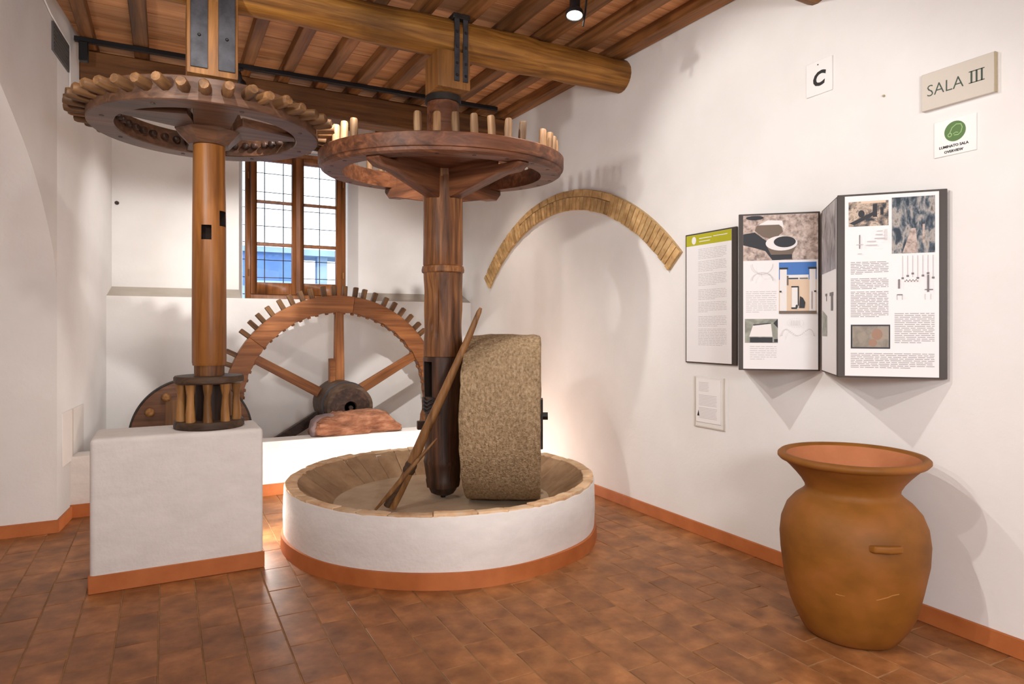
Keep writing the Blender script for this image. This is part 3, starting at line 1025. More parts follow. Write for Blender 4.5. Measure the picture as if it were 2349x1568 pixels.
def lump(b, outl, c, y0, y1, bulge, seed, amp):
    outl = [(p[0] + (q_[0] - p[0]) * t / 4, p[1] + (q_[1] - p[1]) * t / 4) for p, q_ in zip(outl, outl[1:] + outl[:1]) for t in range(4)]
    rows = []
    fr = [(0.0, -bulge), (0.2, -bulge), (0.35, -bulge * 0.95), (0.5, -bulge * 0.85), (0.65, -bulge * 0.7), (0.8, -bulge * 0.4), (0.92, 0.0), (1.0, 0.02)]
    n = len(outl)
    seq = [(f, y0 + d_) for f, d_ in fr] + [(1.0, (y0 + y1) / 2)] + [(f, y1 - d_) for f, d_ in fr[::-1]]
    for f, y_ in seq:
        if f == 0:
            rows.append([len(b.v)]); b.v.append((c[0], y_, c[1]))
        else:
            rows.append(list(range(len(b.v), len(b.v) + n)))
            b.v += [(c[0] + (x - c[0]) * f, y_, c[1] + (z - c[1]) * f) for x, z in outl]
    for A, B in zip(rows, rows[1:]):
        for k in range(n):
            k2 = (k + 1) % n
            if len(A) == 1:
                b.f.append([A[0], B[k], B[k2]])
            elif len(B) == 1:
                b.f.append([A[k], A[k2], B[0]])
            else:
                b.f.append([A[k], A[k2], B[k2], B[k]])
            b.mi.append(0)
    b.rough(amp, 9, seed).rough(amp * 0.45, 24, seed)
    b.v = [(x, y_, max(z, 0.0)) for x, y_, z in b.v]
    return b


lump(MB(), outl, (0, 0.08), -0.08, 0.10, 0.02, 2, 0.028).build('rough_body', M['redstone'], tr, smooth=30)
o2 = [(-0.412, 0.0), (-0.42, 0.07), (-0.40, 0.13), (-0.35, 0.172), (-0.28, 0.186), (-0.21, 0.18), (-0.19, 0.10), (-0.20, 0.0)]
lump(MB(), o2, (-0.30, 0.08), -0.055, 0.10, 0.0, 5, 0.008).build('smooth_end', M['purple'], tr, smooth=60)

GX, GY, GZ = 1.52, 6.55, 0.66
t4 = thing('great_gear', 'big orange-brown upright gear wheel standing half sunk behind the parapet under the window', 'mill gear', (GX, GY, -0.54))
gz = GZ + 0.54
ROTX = (R(90), 0, 0)
nseg = 6
for k in range(nseg):       # rim felloes, each its own piece
    q = MB()
    a0, a1 = 2 * math.pi * k / nseg + 0.0006 + R(22), 2 * math.pi * (k + 1) / nseg - 0.0006 + R(22)
    m = 20
    ii, oo = [], []
    for j in range(m + 1):
        aa = a0 + (a1 - a0) * j / m
        wob = 0.006 * math.sin(j * 2.1 + k)
        ii.append(((0.893 + wob) * math.cos(aa), (0.893 + wob) * math.sin(aa)))
        oo.append((1.06 * math.cos(aa), 1.06 * math.sin(aa)))
    for j in range(m):
        for z in (-0.055, 0.055):
            q.poly([(*ii[j], z), (*ii[j + 1], z), (*oo[j + 1], z), (*oo[j], z)])
        q.poly([(*ii[j], -0.055), (*ii[j + 1], -0.055), (*ii[j + 1], 0.055), (*ii[j], 0.055)])
        q.poly([(*oo[j], -0.055), (*oo[j + 1], -0.055), (*oo[j + 1], 0.055), (*oo[j], 0.055)])
    for j in (0, m):
        q.poly([(*ii[j], -0.055), (*oo[j], -0.055), (*oo[j], 0.055), (*ii[j], 0.055)])
    q.build('felloe', M['gear'], t4, (0, 0, gz), ROTX, bevel=0.003, smooth=35)
for k in range(6):
    a = R(90) + k * math.pi / 3
    q = MB().prism([(0.17, -0.05, -0.03), (0.17, 0.05, -0.03), (0.90, 0.042, -0.03), (0.90, -0.042, -0.03)], (0, 0, 0.06))
    q.build('spoke', M['gear'] if k not in (2,) else M['shaftdark'], t4, (0, 0, gz), (R(90), 0, 0), bevel=0.005)
    t4.children[-1].matrix_local = Matrix.Translation((0, 0, gz)) @ Matrix.Rotation(R(90), 4, 'X') @ Matrix.Rotation(a, 4, 'Z')
MB().box(-0.10, -0.045, -0.06, 0.02, 0.16, 0.44).build('spoke_cheek', M['gear'], t4, (0, 0, gz), bevel=0.004)
b = MB().lathe([(0, -0.14), (0.225, -0.14), (0.23, 0.10), (0.222, 0.30), (0.212, 0.46), (0, 0.46)], 40, jit=0.004)
b.build('hub', M['lantern'], t4, (0, 0, gz), ROTX)
MB().ring(0.195, 0.230, 0.27, 0.32, 48, 0.003).build('hub_band', M['iron'], t4, (0, 0, gz), ROTX)
MB().lathe([(0, 0.455), (0.18, 0.455), (0.182, 0.47), (0.06, 0.475), (0.05, 0.46), (0.02, 0.46), (0.02, 0.49), (0, 0.49)], 24).build('hub_cap', M['shaftdark'], t4, (0, 0, gz), ROTX)
cg = []
for sd in (1, 2, 3):
    q = MB().box(-0.022, 0.022, -0.028, 0.028, 0, 0.115).rough(0.004, 20, sd)
    cg.append(q.mesh('cog', M['cogdark'], bevel=0.005))
tl = MB().box(-0.014, 0.014, -0.02, 0.02, 0, 0.03).rough(0.003, 20, 4).mesh('cog_tail', M['gear'], bevel=0.004)
NC = 66
for k in range(NC):
    a = 2 * math.pi * k / NC
    deg = math.degrees(a) % 360
    if 145 < deg < 150 or 180 < deg < 360 and k % 3:
        continue
    mtx = Matrix.Translation((0, 0, gz)) @ Matrix.Rotation(R(90) - a + random.uniform(-0.01, 0.01), 4, 'Y')
    o = link('cog', random.choice(cg), t4)
    o.matrix_local = mtx @ Matrix.Translation((0, 0, 1.045))
    if deg < 180:
        o = link('cog_tail', tl, t4)
        o.matrix_local = mtx @ Matrix.Translation((0, 0, 0.876))

DX, DY, DR = 0.205, 6.33, 0.485
t5 = thing('peg_disc', 'dark wooden disc with a ring of round peg heads standing behind the white plinth', 'mill gear', (DX, DY, 0))
b = MB().lathe([(0, -0.04), (DR - 0.02, -0.04), (DR - 0.012, -0.03), (DR - 0.012, 0.04), (DR - 0.02, 0.045), (0, 0.045)], 72)
b.build('disc', M['wheel'], t5, (0, 0, DR), ROTX)
MB().ring(DR - 0.014, DR, -0.045, 0.048, 90, 0.002).build('disc_tyre', M['darkiron'], t5, (0, 0, DR), ROTX)
ph = MB().lathe([(0.034, 0), (0.036, 0.02), (0.03, 0.05), (0.018, 0.06), (0, 0.062)], 14).rough(0.003, 20).mesh('peg', M['stave'])
for k in range(14):
    a = 2 * math.pi * k / 14 + 0.33
    link('peg', ph, t5, (0.385 * math.cos(a), -0.045, DR + 0.385 * math.sin(a)), ROTX)
for sx in (-0.16, 0.1):
    MB().box(sx - 0.05, sx + 0.05, -0.048, -0.044, -0.3, 0.3).build('disc_board', M['cogdark'], t5, (0, 0, DR), bevel=0.001)

# ---------------------------------------------------------------- terracotta jar
t6 = thing('jar', 'tall ochre terracotta jar with wide flaring rim standing by the right wall', 'jar', (2.80, 1.935, 0))
outer = [(0, 0), (0.185, 0), (0.205, 0.015), (0.232, 0.06), (0.262, 0.13), (0.288, 0.24), (0.306, 0.36), (0.311, 0.44), (0.303, 0.51), (0.28, 0.57), (0.245, 0.612), (0.212, 0.637), (0.196, 0.655),
         (0.198, 0.672), (0.214, 0.700), (0.238, 0.730), (0.266, 0.760), (0.29, 0.783)]
rim = [(0.29, 0.783), (0.306, 0.788), (0.316, 0.799), (0.316, 0.811), (0.306, 0.82), (0.290, 0.82), (0.278, 0.808)]
inner = [(0.278, 0.808), (0.25, 0.772), (0.222, 0.735), (0.195, 0.70), (0.178, 0.668), (0.18, 0.65), (0.22, 0.60), (0.28, 0.5), (0.288, 0.4), (0.24, 0.12), (0.18, 0.03), (0, 0.03)]


def wob(b):
    b.v = [(x + 0.004 * math.sin(z * 9), y + 0.004 * math.cos(z * 7), z + 0.02 * (x * 0.5 + y * 0.1) * max(0, z - 0.6) * 4) for x, y, z in b.v]
    return b


wob(MB().lathe(outer, 72, jit=0.006)).build('body', M['jar'], t6, smooth=60)
wob(MB().lathe(rim, 72, jit=0.006)).build('rim', M['jar'], t6, smooth=60, normals=True)
wob(MB().lathe(inner, 72, jit=0.006)).build('inside', M['jarin'], t6, smooth=60)
jc = math.atan2(-1.935, -2.80)
for aa in (jc + 0.42, jc + 0.42 + math.pi):
    q = MB()
    q.prism([(0.270, -0.080, -0.005), (0.335, -0.058, 0.008), (0.352, 0.0, 0.010), (0.335, 0.058, 0.008), (0.270, 0.080, -0.005)], (0, 0, 0.03))
    q.build('lug_handle', M['jar'], t6, (0, 0, 0.465), (0, 0, aa), bevel=0.010, segs=3, smooth=60)
for f0, f1 in ((0, 7), (10, 17)):
    pts = []
    for j in range(f0, f1):
        aa = jc - 0.22 + 0.85 * j / 16
        z_ = 0.262 + 0.006 * noise.noise((j * 0.9, 1, 2)) + 0.03 * max(0, (j - 10) / 6)
        rr = 0.2905 + (z_ - 0.262) * 0.13
        pts.append((rr * math.cos(aa) + 0.0025, rr * math.sin(aa) - 0.001, z_))
    MB().tube(pts, 0.0024, 5).build('repair_seam', M['seam'], t6)

# ---------------------------------------------------------------- brick relieving arch on the right wall
AY, AZ = 5.09, 0.435
t7 = thing('brick_arch', 'shallow arch of ochre bricks set into the white right wall', 'arch', (XR, AY, AZ))


def arch_piece(a0, a1, r0, r1, x0, x1):
    """angles measured from vertical, positive towards +y"""
    P = []
    for (r_, a) in ((r0, a0), (r0, a1), (r1, a1), (r1, a0)):
        P.append((x0, r_ * math.sin(a), r_ * math.cos(a)))
    return MB().prism(P, (x1 - x0, 0, 0))


q = MB()
a0, a1 = R(-47), R(46)
for k in range(48):
    aa, ab = a0 + (a1 - a0) * k / 48, a0 + (a1 - a0) * (k + 1) / 48
    q.v += arch_piece(aa, ab, 2.022, 2.195, -0.016, -0.0005).v
    n_ = len(q.v) - 8
    for f in ([3, 2, 1, 0], [4, 5, 6, 7], [0, 1, 5, 4], [1, 2, 6, 5], [2, 3, 7, 6], [3, 0, 4, 7]):
        q.f.append([n_ + i for i in f]); q.mi.append(0)
q.build('mortar_bed', M['archmortar'], t7, smooth=0)
nb = 62
for k in range(nb):
    aa, ab = a0 + (a1 - a0) * k / nb, a0 + (a1 - a0) * (k + 1) / nb
    gp = 0.0016
    hi = 2.132 if R(-22) < aa < R(20) else 2.19
    arch_piece(aa + gp, ab - gp, 2.02 + random.uniform(-0.004, 0.003), hi, -0.026 - random.uniform(0, 0.006), -0.016).build('brick', M['brick'], t7, bevel=0.003)
nb2 = 11
c0, c1 = R(-22), R(20.5)
for k in range(nb2):
    aa, ab = c0 + (c1 - c0) * k / nb2, c0 + (c1 - c0) * (k + 1) / nb2
    arch_piece(aa + 0.002, ab - 0.002, 2.138, 2.195 + random.uniform(-0.004, 0.004), -0.026 - random.uniform(0, 0.006), -0.016).build('brick', M['brick'], t7, bevel=0.003)

# ---------------------------------------------------------------- window
w = struct(bpy.data.objects.new('window_1', None))
C.objects.link(w)
w.location = (0, 0, 0)
y0, y1 = 7.50, 7.58
X0, X1, Z0, Z1 = 0.752, 1.819, 1.705, 3.325
q = MB()
fw = 0.05
for bx in ((X0, X0 + fw, Z0, Z1), (X1 - fw, X1, Z0, Z1), (X0 + fw, X1 - fw, Z0, Z0 + 0.06), (X0 + fw, X1 - fw, Z1 - 0.05, Z1)):
    q.box(bx[0], bx[1], y0, y1, bx[2], bx[3])
q.build('window_frame', M['winwood'], w, bevel=0.003)
xm = 1.29
for sx0, sx1 in ((X0 + fw + 0.002, xm - 0.002), (xm + 0.002, X1 - fw - 0.002)):
    z0, z1 = Z0 + 0.062, Z1 - 0.052
    st = 0.062
    q = MB()
    ya, yb = y0 - 0.014, y0 + 0.035
    q.box(sx0, sx0 + st, ya, yb, z0, z1)
    q.box(sx1 - st, sx1, ya, yb, z0, z1)
    q.box(sx0 + st, sx1 - st, ya, yb, z0, z0 + 0.125)
    q.box(sx0 + st, sx1 - st, ya, yb, z1 - 0.07, z1)
    for zr in (2.305, 2.765):
        q.box(sx0 + st, sx1 - st, ya + 0.006, yb - 0.005, zr - 0.016, zr + 0.016)
    sash = q.build('sash', M['winwood'], w, bevel=0.003)
    zs = [z0 + 0.125, 2.305 - 0.016, 2.305 + 0.016, 2.765 - 0.016, 2.765 + 0.016, z1 - 0.07]
    for k in range(3):
        MB().box(sx0 + st, sx1 - st, y0 + 0.008, y0 + 0.012, zs[2 * k], zs[2 * k + 1]).build('pane', M['glass'], sash, smooth=0)
MB().box(xm - 0.025, xm + 0.025, y0 - 0.03, y0 - 0.015, Z0 + 0.07, Z1 - 0.055).build('cover_strip', M['winwood'], w, bevel=0.004)
for hx in (X0 + 0.03, X1 - 0.03):
    for hz in (1.96, 3.0):
        MB().lathe([(0, 0), (0.008, 0), (0.008, 0.07), (0, 0.07)], 8).build('hinge', M['block'], w, (hx, y0 - 0.008, hz))

tg = thing('window_grille', 'thin black iron grille of crossing bars outside the window', 'grille', (1.29, 7.80, 1.70))
for gx in (0.78, 0.982, 1.183, 1.385, 1.587, 1.79):
    MB().tube([(gx - 1.29, 0, -0.01), (gx - 1.29, 0, 1.66)], 0.0055, 8).build('bar', M['black'], tg)
for z in (0.08, 0.269, 0.467, 0.66, 0.848, 1.046, 1.23, 1.442, 1.62):
    MB().tube([(-0.555, 0.012, z), (0.555, 0.012, z)], 0.0045, 8).build('bar', M['black'], tg)

# outside
struct(MB().box(-30, 40, 7.86, 60, -0.45, -0.30).build('ground', M['ground']))
hs = thing('neighbour_house', 'blue-grey building seen through the lower left window panes', 'building', (1.4, 13.2, -0.3))
MB().box(-2.6, 0.80, 0, 2.5, 0, 3.14).build('house_wall', M['house'], hs)
MB().box(-2.7, 0.86, -0.1, 2.6, 3.14, 3.24).build('roof_edge', M['house2'], hs)
MB().box(-0.2, 0.3, -0.02, 0.0, 0.3, 2.5).build('door_panel', M['house2'], hs)
MB().box(0.0, 0.75, -0.06, 0.0, 2.55, 2.60).build('string_course', M['house2'], hs)
h2 = thing('garden_pavilion', 'pale blue pillared shelter seen through the lower right window panes', 'building', (2.75, 13.2, -0.3))
MB().box(-0.44, 1.4, 0, 1.0, 3.12, 3.24).build('shelter_roof', M['house2'], h2)
for px in (-0.07, 0.42):
    MB().box(px, px + 0.20, 0.2, 0.4, 0, 3.12).build('pillar', M['house2'], h2)
MB().box(-0.40, 1.3, 0.1, 0.2, 0, 2.58).build('plinth_wall', M['house2'], h2)

# ---------------------------------------------------------------- folding information display on the right wall
PZ0, PZ1 = 1.163, 2.042
H = PZ1 - PZ0
td = thing('folding_display', 'zigzag folding information display of white printed panels with dark frames on the right wall', 'display', (XR, 2.6, PZ0))
T0 = Vector((XR, 2.6, PZ0))


def leaf(p, q, sheet=(0.06, 0.98), H0=0.0, H1=H):
    """leaf from p to q (plan), front towards the room; returns object and its width"""
    p, q = Vector((*p, 0)), Vector((*q, 0))
    d = q - p
    w = d.length
    a = math.atan2(d.y, d.x)
    # local axes: x along the leaf, -y = front
    m = MB().box(0, w, 0.0, 0.014, H0, H1)
    o = m.build('leaf', M['frame'], td, p + Vector((0, 0, PZ0)) - T0, (0, 0, a), bevel=0.002)
    MB().box(sheet[0] * w, sheet[1] * w, -0.0035, -0.0005, H0 + 0.008, H1 - 0.010).build('sheet', M['sheet'], o, smooth=0)
    return o, w


def pr(o, w, rects, name='print', mats=None, y=-0.0042):
    """flat printed shapes on a leaf: rects of (s0, s1, t0, t1, mi) in fractions, or ('e', cs, ct, rs, rt, mi)"""
    q = MB()
    for k, r_ in enumerate(rects):
        yy = y - 0.00025 * k if name != 'text_lines' else y
        if r_[0] == 'e':
            _, cs, ct, rs, rt, mi = r_[:6]
            q.poly([((cs + rs * math.cos(a)) * w, yy, (ct + rt * math.sin(a)) * H) for a in [2 * math.pi * j / 28 for j in range(28)]], mi)
        elif r_[0] == 'p':
            q.poly([(s_ * w, yy, t_ * H) for s_, t_ in r_[1]], r_[2])
        else:
            s0, s1, t0_, t1_, mi = r_
            q.poly([(s0 * w, yy, t0_ * H), (s1 * w, yy, t0_ * H), (s1 * w, yy, t1_ * H), (s0 * w, yy, t1_ * H)], mi)
    ob = q.build(name, mats, o, smooth=0, normals=False)
    return ob


def text_block(s0, s1, t1_, t0_, n, gaps=()):
    out = []
    for k in range(n):
        if k in gaps:
            continue
        t = t1_ - (t1_ - t0_) * k / (n - 1)
        e = s1 if (k + 1) not in gaps and k != n - 1 else s0 + (s1 - s0) * random.uniform(0.3, 0.9)
        x = s0
        while x < e - 0.01:
            wl_ = min(random.uniform(0.03, 0.10), e - x)
            out.append((x, x + wl_, t, t + 0.0034, 0))
            x += wl_ + 0.011
    return out


# leaf 1: flat on the wall, lime header
o, w_ = leaf((XR - 0.017, 3.443), (XR - 0.017, 2.985), (0.03, 0.92))
pr(o, w_, [(0.03, 0.92, 0.905, 0.988, 0), ('e', 0.19, 0.945, 0.045, 0.030, 1)], 'header', [M['lime'], M['whiteprint']])
tb = pr(o, w_, [(0.30, 0.55, 0.952, 0.958, 0), (0.58, 0.85, 0.955, 0.961, 0), (0.30, 0.52, 0.928, 0.934, 0)], 'header_text', [M['whiteprint']], y=-0.0056)
x = pr(o, w_, text_block(0.28, 0.83, 0.87, 0.14, 62, (7, 15, 24, 25, 33, 41, 42, 50)), 'text_lines', [M['lightgrey']])
x['kind'] = 'stuff'
# leaf 2: turned away from the viewer
leaf((XR - 0.02, 2.955), (2.872, 2.672), (0.04, 0.96))
# leaf 3
o, w_ = leaf((2.866, 2.67), (XR - 0.02, 2.385), (0.055, 0.975))
pr(o, w_, [(0.055, 0.975, 0.70, 0.988, 0),
           ('p', [(0.055, 0.87), (0.20, 0.88), (0.30, 0.84), (0.42, 0.80), (0.56, 0.76), (0.66, 0.735), (0.66, 0.705), (0.42, 0.70), (0.33, 0.76), (0.20, 0.78), (0.055, 0.80)], 1),
           ('p', [(0.22, 0.92), (0.34, 0.94), (0.52, 0.93), (0.55, 0.88), (0.44, 0.83), (0.30, 0.85), (0.20, 0.89)], 2),
           ('p', [(0.24, 0.925), (0.36, 0.955), (0.54, 0.95), (0.56, 0.90), (0.50, 0.925), (0.36, 0.925)], 3),
           ('e', 0.20, 0.972, 0.11, 0.014, 1),
           ('p', [(0.34, 0.80), (0.40, 0.735), (0.66, 0.735), (0.72, 0.80)], 2),
           ('e', 0.53, 0.807, 0.195, 0.047, 3), ('e', 0.57, 0.815, 0.135, 0.035, 1)],
   'photo', [M['ph_ground'], M['darkprint'], M['brownprint'], M['whiteprint']])
pr(o, w_, [(0.50, 0.955, 0.36, 0.685, 0), (0.50, 0.955, 0.36, 0.575, 1), (0.59, 0.86, 0.575, 0.605, 3), (0.51, 0.595, 0.37, 0.642, 3), (0.87, 0.945, 0.37, 0.642, 3), (0.505, 0.61, 0.640, 0.652, 2),
           (0.855, 0.955, 0.640, 0.652, 2), (0.60, 0.735, 0.578, 0.586, 2), (0.75, 0.85, 0.578, 0.586, 4), (0.595, 0.615, 0.54, 0.60, 4), (0.65, 0.74, 0.525, 0.534, 2), (0.655, 0.735, 0.39, 0.525, 3),
           (0.727, 0.742, 0.41, 0.53, 2), ('p', [(0.745, 0.395), (0.81, 0.395), (0.82, 0.43), (0.79, 0.46), (0.755, 0.47)], 2), (0.65, 0.72, 0.39, 0.40, 2), ('e', 0.715, 0.405, 0.014, 0.012, 2),
           (0.895, 0.902, 0.39, 0.50, 4), (0.505, 0.53, 0.495, 0.505, 2), (0.925, 0.95, 0.495, 0.505, 2), (0.50, 0.955, 0.36, 0.378, 4)],
   'photo', [M['bluesky'], M['sand'], M['darkprint'], M['whiteprint'], M['brownprint']])
pr(o, w_, [(0.075, 0.485, 0.175, 0.328, 0), ('p', [(0.13, 0.215), (0.42, 0.215), (0.40, 0.30), (0.18, 0.29)], 1), (0.14, 0.42, 0.178, 0.21, 2), ('p', [(0.18, 0.285), (0.40, 0.297), (0.40, 0.303), (0.18, 0.292)], 2),
           ('p', [(0.43, 0.30), (0.485, 0.328), (0.485, 0.27)], 2), (0.44, 0.485, 0.18, 0.20, 2)], 'photo', [M['ph_grey'], M['whiteprint'], M['darkprint']])
q = []
for k in range(22):
    a = 2 * math.pi * k / 22
    q.append((0.70 + 0.10 * math.cos(a), 0.703 + 0.10 * math.cos(a), 0.30 + 0.028 * math.sin(a), 0.304 + 0.028 * math.sin(a), 0))
for k in range(30):
    a = math.pi * k / 29
    q.append((0.72 + 0.20 * math.cos(a), 0.732 + 0.20 * math.cos(a), 0.22 + 0.04 * math.sin(2 * a) ** 2, 0.224 + 0.04 * math.sin(2 * a) ** 2, 0))
    q.append((0.29 + 0.13 * math.cos(a), 0.30 + 0.13 * math.cos(a), 0.57 + 0.05 * math.sin(a), 0.574 + 0.05 * math.sin(a), 0))
    q.append((0.29 + 0.13 * math.cos(a), 0.30 + 0.13 * math.cos(a), 0.67 - 0.06 * math.sin(a), 0.674 - 0.06 * math.sin(a), 0))
for k in range(6):
    q.append((0.64 + 0.02 * k, 0.645 + 0.02 * k, 0.285, 0.318, 0))
x = pr(o, w_, q, 'drawing', [M['lightgrey']]); x['kind'] = 'stuff'
x = pr(o, w_, text_block(0.09, 0.47, 0.50, 0.37, 11) + text_block(0.14, 0.47, 0.15, 0.07, 7), 'text_lines', [M['lightgrey']]); x['kind'] = 'stuff'
# leaf 4: seen at a slant
o, w_ = leaf((XR - 0.02, 2.375), (2.88, 2.063), (0.06, 0.94))
pr(o, w_, [(0.06, 0.94, 0.60, 0.988, 0)], 'photo', [M['ph_street']])
pr(o, w_, [('p', [(0.10, 0.22), (0.42, 0.22), (0.42, 0.34), (0.10, 0.38)], 0)], 'photo', [M['ph_grey']])
x = pr(o, w_, [(0.30, 0.42, 0.46, 0.475, 0), (0.36, 0.40, 0.43, 0.46, 0), (0.58, 0.80, 0.455, 0.475, 0), (0.66, 0.78, 0.37, 0.455, 0)], 'drawing', [M['grey']]); x['kind'] = 'stuff'
# leaf 5
o, w_ = leaf((2.873, 2.06), (XR - 0.02, 1.722), (0.07, 0.925))
pr(o, w_, [(0.105, 0.475, 0.822, 0.957, 0), ('p', [(0.11, 0.84), (0.16, 0.83), (0.36, 0.885), (0.34, 0.90)], 1), ('e', 0.225, 0.89, 0.03, 0.02, 1), (0.33, 0.37, 0.87, 0.94, 1), (0.40, 0.43, 0.88, 0.92, 1),
           (0.22, 0.45, 0.945, 0.957, 2)], 'photo', [M['ph_rubble'], M['darkprint'], M['sand']])
pr(o, w_, [(0.505, 0.890, 0.668, 0.968, 0), ('p', [(0.60, 0.67), (0.74, 0.67), (0.72, 0.80), (0.68, 0.80)], 1), (0.78, 0.80, 0.72, 0.82, 1)], 'photo', [M['ph_pit'], M['ph_ground']])
pr(o, w_, [(0.125, 0.49, 0.158, 0.288, 1), (0.14, 0.478, 0.166, 0.280, 0), ('e', 0.37, 0.235, 0.05, 0.03, 2), ('e', 0.33, 0.19, 0.04, 0.02, 2)], 'photo', [M['ph_mosaic'], M['darkprint'], M['redprint']])
x = pr(o, w_, text_block(0.125, 0.475, 0.625, 0.33, 34, (8, 9, 17)) + text_block(0.53, 0.885, 0.345, 0.19, 17) + text_block(0.125, 0.885, 0.13, 0.055, 9), 'text_lines', [M['textgrey']]); x['kind'] = 'stuff'
q = []
for k in range(7):
    s_ = 0.60 + 0.045 * k
    q.append((s_, s_ + 0.006, 0.54, 0.655, 0))
    q.append((s_ - 0.008, s_ + 0.014, 0.53 + 0.012 * (k % 3), 0.54 + 0.012 * (k % 3), 1))
for k in range(9):
    q.append((0.62 + 0.014 * k, 0.628 + 0.014 * k, 0.515 + 0.006 * (k % 2), 0.522 + 0.006 * (k % 2), 1))
q += [(0.562, 0.577, 0.48, 0.53, 1), (0.82, 0.836, 0.46, 0.55, 1), (0.55, 0.60, 0.445, 0.45, 1), (0.55, 0.553, 0.42, 0.445, 1), (0.597, 0.60, 0.42, 0.445, 1), (0.80, 0.87, 0.47, 0.475, 1),
      (0.80, 0.804, 0.42, 0.45, 0), (0.85, 0.854, 0.42, 0.45, 0), (0.205, 0.213, 0.70, 0.775, 1), (0.18, 0.24, 0.72, 0.724, 0), (0.19, 0.23, 0.67, 0.674, 0), (0.27, 0.37, 0.715, 0.72, 0), (0.28, 0.36, 0.735, 0.74, 0),
      (0.35, 0.44, 0.75, 0.756, 0), (0.36, 0.42, 0.77, 0.776, 0), (0.44, 0.444, 0.74, 0.80, 0), (0.455, 0.459, 0.74, 0.80, 0), (0.37, 0.42, 0.79, 0.794, 0)]
x = pr(o, w_, q, 'drawing', [M['lightgrey'], M['grey']]); x['kind'] = 'stuff'

# ---------------------------------------------------------------- small signs on the right wall
WROT = Matrix(((0, 0, -1, 0), (-1, 0, 0, 0), (0, 1, 0, 0), (0, 0, 0, 1)))   # local x -> -y, local y -> z, local z -> -x (towards the room)


def sign(name, label, cat, ya, yb, z0, z1, th, m, edge=None):
    t = thing(name, label, cat, (XR, (ya + yb) / 2, z0))
    MB().box(-th, -0.0005, -(ya - yb) / 2, (ya - yb) / 2, 0, z1 - z0).build('plate', m, t, bevel=min(0.002, th / 4))
    return t


def on_sign(t, me, mname, name, dy, dz, x):
    me.materials.clear()
    me.materials.append(M[mname])
    o = link(name, me, t)
    o.matrix_local = Matrix.Translation((x, dy, dz)) @ WROT
    return o


ts = sign('letter_card', 'small white card with a black letter C high on the right wall', 'sign', 2.484, 2.321, 2.693, 2.880, 0.007, M['card'])
on_sign(ts, text_mesh('C', 0.108, 0.16, 0.0040, 'CENTER'), 'ink', 'lettering', 0.004, 0.050, -0.0078)
MB().lathe([(0, 0.003), (0.003, 0.002), (0.004, 0)], 10).build('nail', M['iron'], ts, (-0.007, 0.006, 0.165), (0, R(-90), 0))

ts = sign('room_sign', 'pale grey rectangular room sign reading SALA III on the right wall', 'sign', 1.838, 1.529, 2.426, 2.601, 0.022, M['signgrey'])
MB().box(-0.0215, -0.0005, -0.1575, -0.1548, 0.0, 0.175).build('edge_strip', M['signedge'], ts)
def fit_text(me, w, h):
    xs = [v.co.x for v in me.vertices]; ys = [v.co.y for v in me.vertices]
    for v in me.vertices:
        v.co.x = (v.co.x - min(xs)) * w / (max(xs) - min(xs))
        v.co.y = (v.co.y - min(ys)) * h / (max(ys) - min(ys))
    return me


on_sign(ts, fit_text(text_mesh('SALA', 0.07, 0, -0.0010, 'LEFT'), 0.158, 0.052), 'greenink', 'lettering', 0.127, 0.064, -0.0228)
b = MB()
for k in range(3):
    cx_ = 0.021 * k
    b.box(cx_ - 0.0035, cx_ + 0.0035, 0, 0.054, 0, 0.0006)
for z in (0, 0.0505):
    b.box(-0.011, 0.053, z, z + 0.0035, 0, 0.0006)
me = b.mesh('lettering', M['greenink'], smooth=0)
on_sign(ts, me, 'greenink', 'lettering', -0.064, 0.066, -0.0226)

ts = sign('green_emblem_card', 'small white card with round green emblem below the SALA III sign', 'sign', 1.790, 1.608, 2.196, 2.363, 0.006, M['card'])
b = MB()
ring_pts = lambda rx, ry, n=36: [(rx * math.cos(2 * math.pi * j / n), ry * math.sin(2 * math.pi * j / n)) for j in range(n)]
b.poly([(p, q_, 0.0003) for p, q_ in ring_pts(0.046, 0.046)])
on_sign(ts, b.mesh('emblem', M['green'], smooth=0), 'green', 'emblem', -0.002, 0.106, -0.0066)
b = MB()
pts = [(-0.022, -0.004), (-0.012, 0.018), (0.006, 0.030), (0.026, 0.026), (0.031, 0.010), (0.026, -0.010), (0.014, -0.020), (-0.004, -0.018)]
b.tube([(p, q_, 0) for p, q_ in pts], 0.0022, 4)
b.tube([(-0.022 + p, -0.014 + q_, 0) for p, q_ in ring_pts(0.008, 0.008, 12)] + [(-0.014, -0.014, 0)], 0.0022, 4)
b.tube([(-0.008, -0.012, 0), (0.004, -0.006, 0), (0.014, -0.010, 0)], 0.0018, 4)
b.v = [(p, q_, z * 0.15 + 0.0004) for p, q_, z in b.v]
on_sign(ts, b.mesh('emblem_line', M['palegreen'], smooth=0), 'palegreen', 'emblem_line', -0.002, 0.106, -0.0069)
on_sign(ts, text_mesh('LUMINATO SALA', 0.0165, 0, 0.0004, 'CENTER'), 'ink', 'lettering', 0.004, 0.036, -0.0066)
on_sign(ts, text_mesh('OVERVIEW', 0.0165, 0, 0.0004, 'CENTER'), 'ink', 'lettering', 0.004, 0.012, -0.0066)

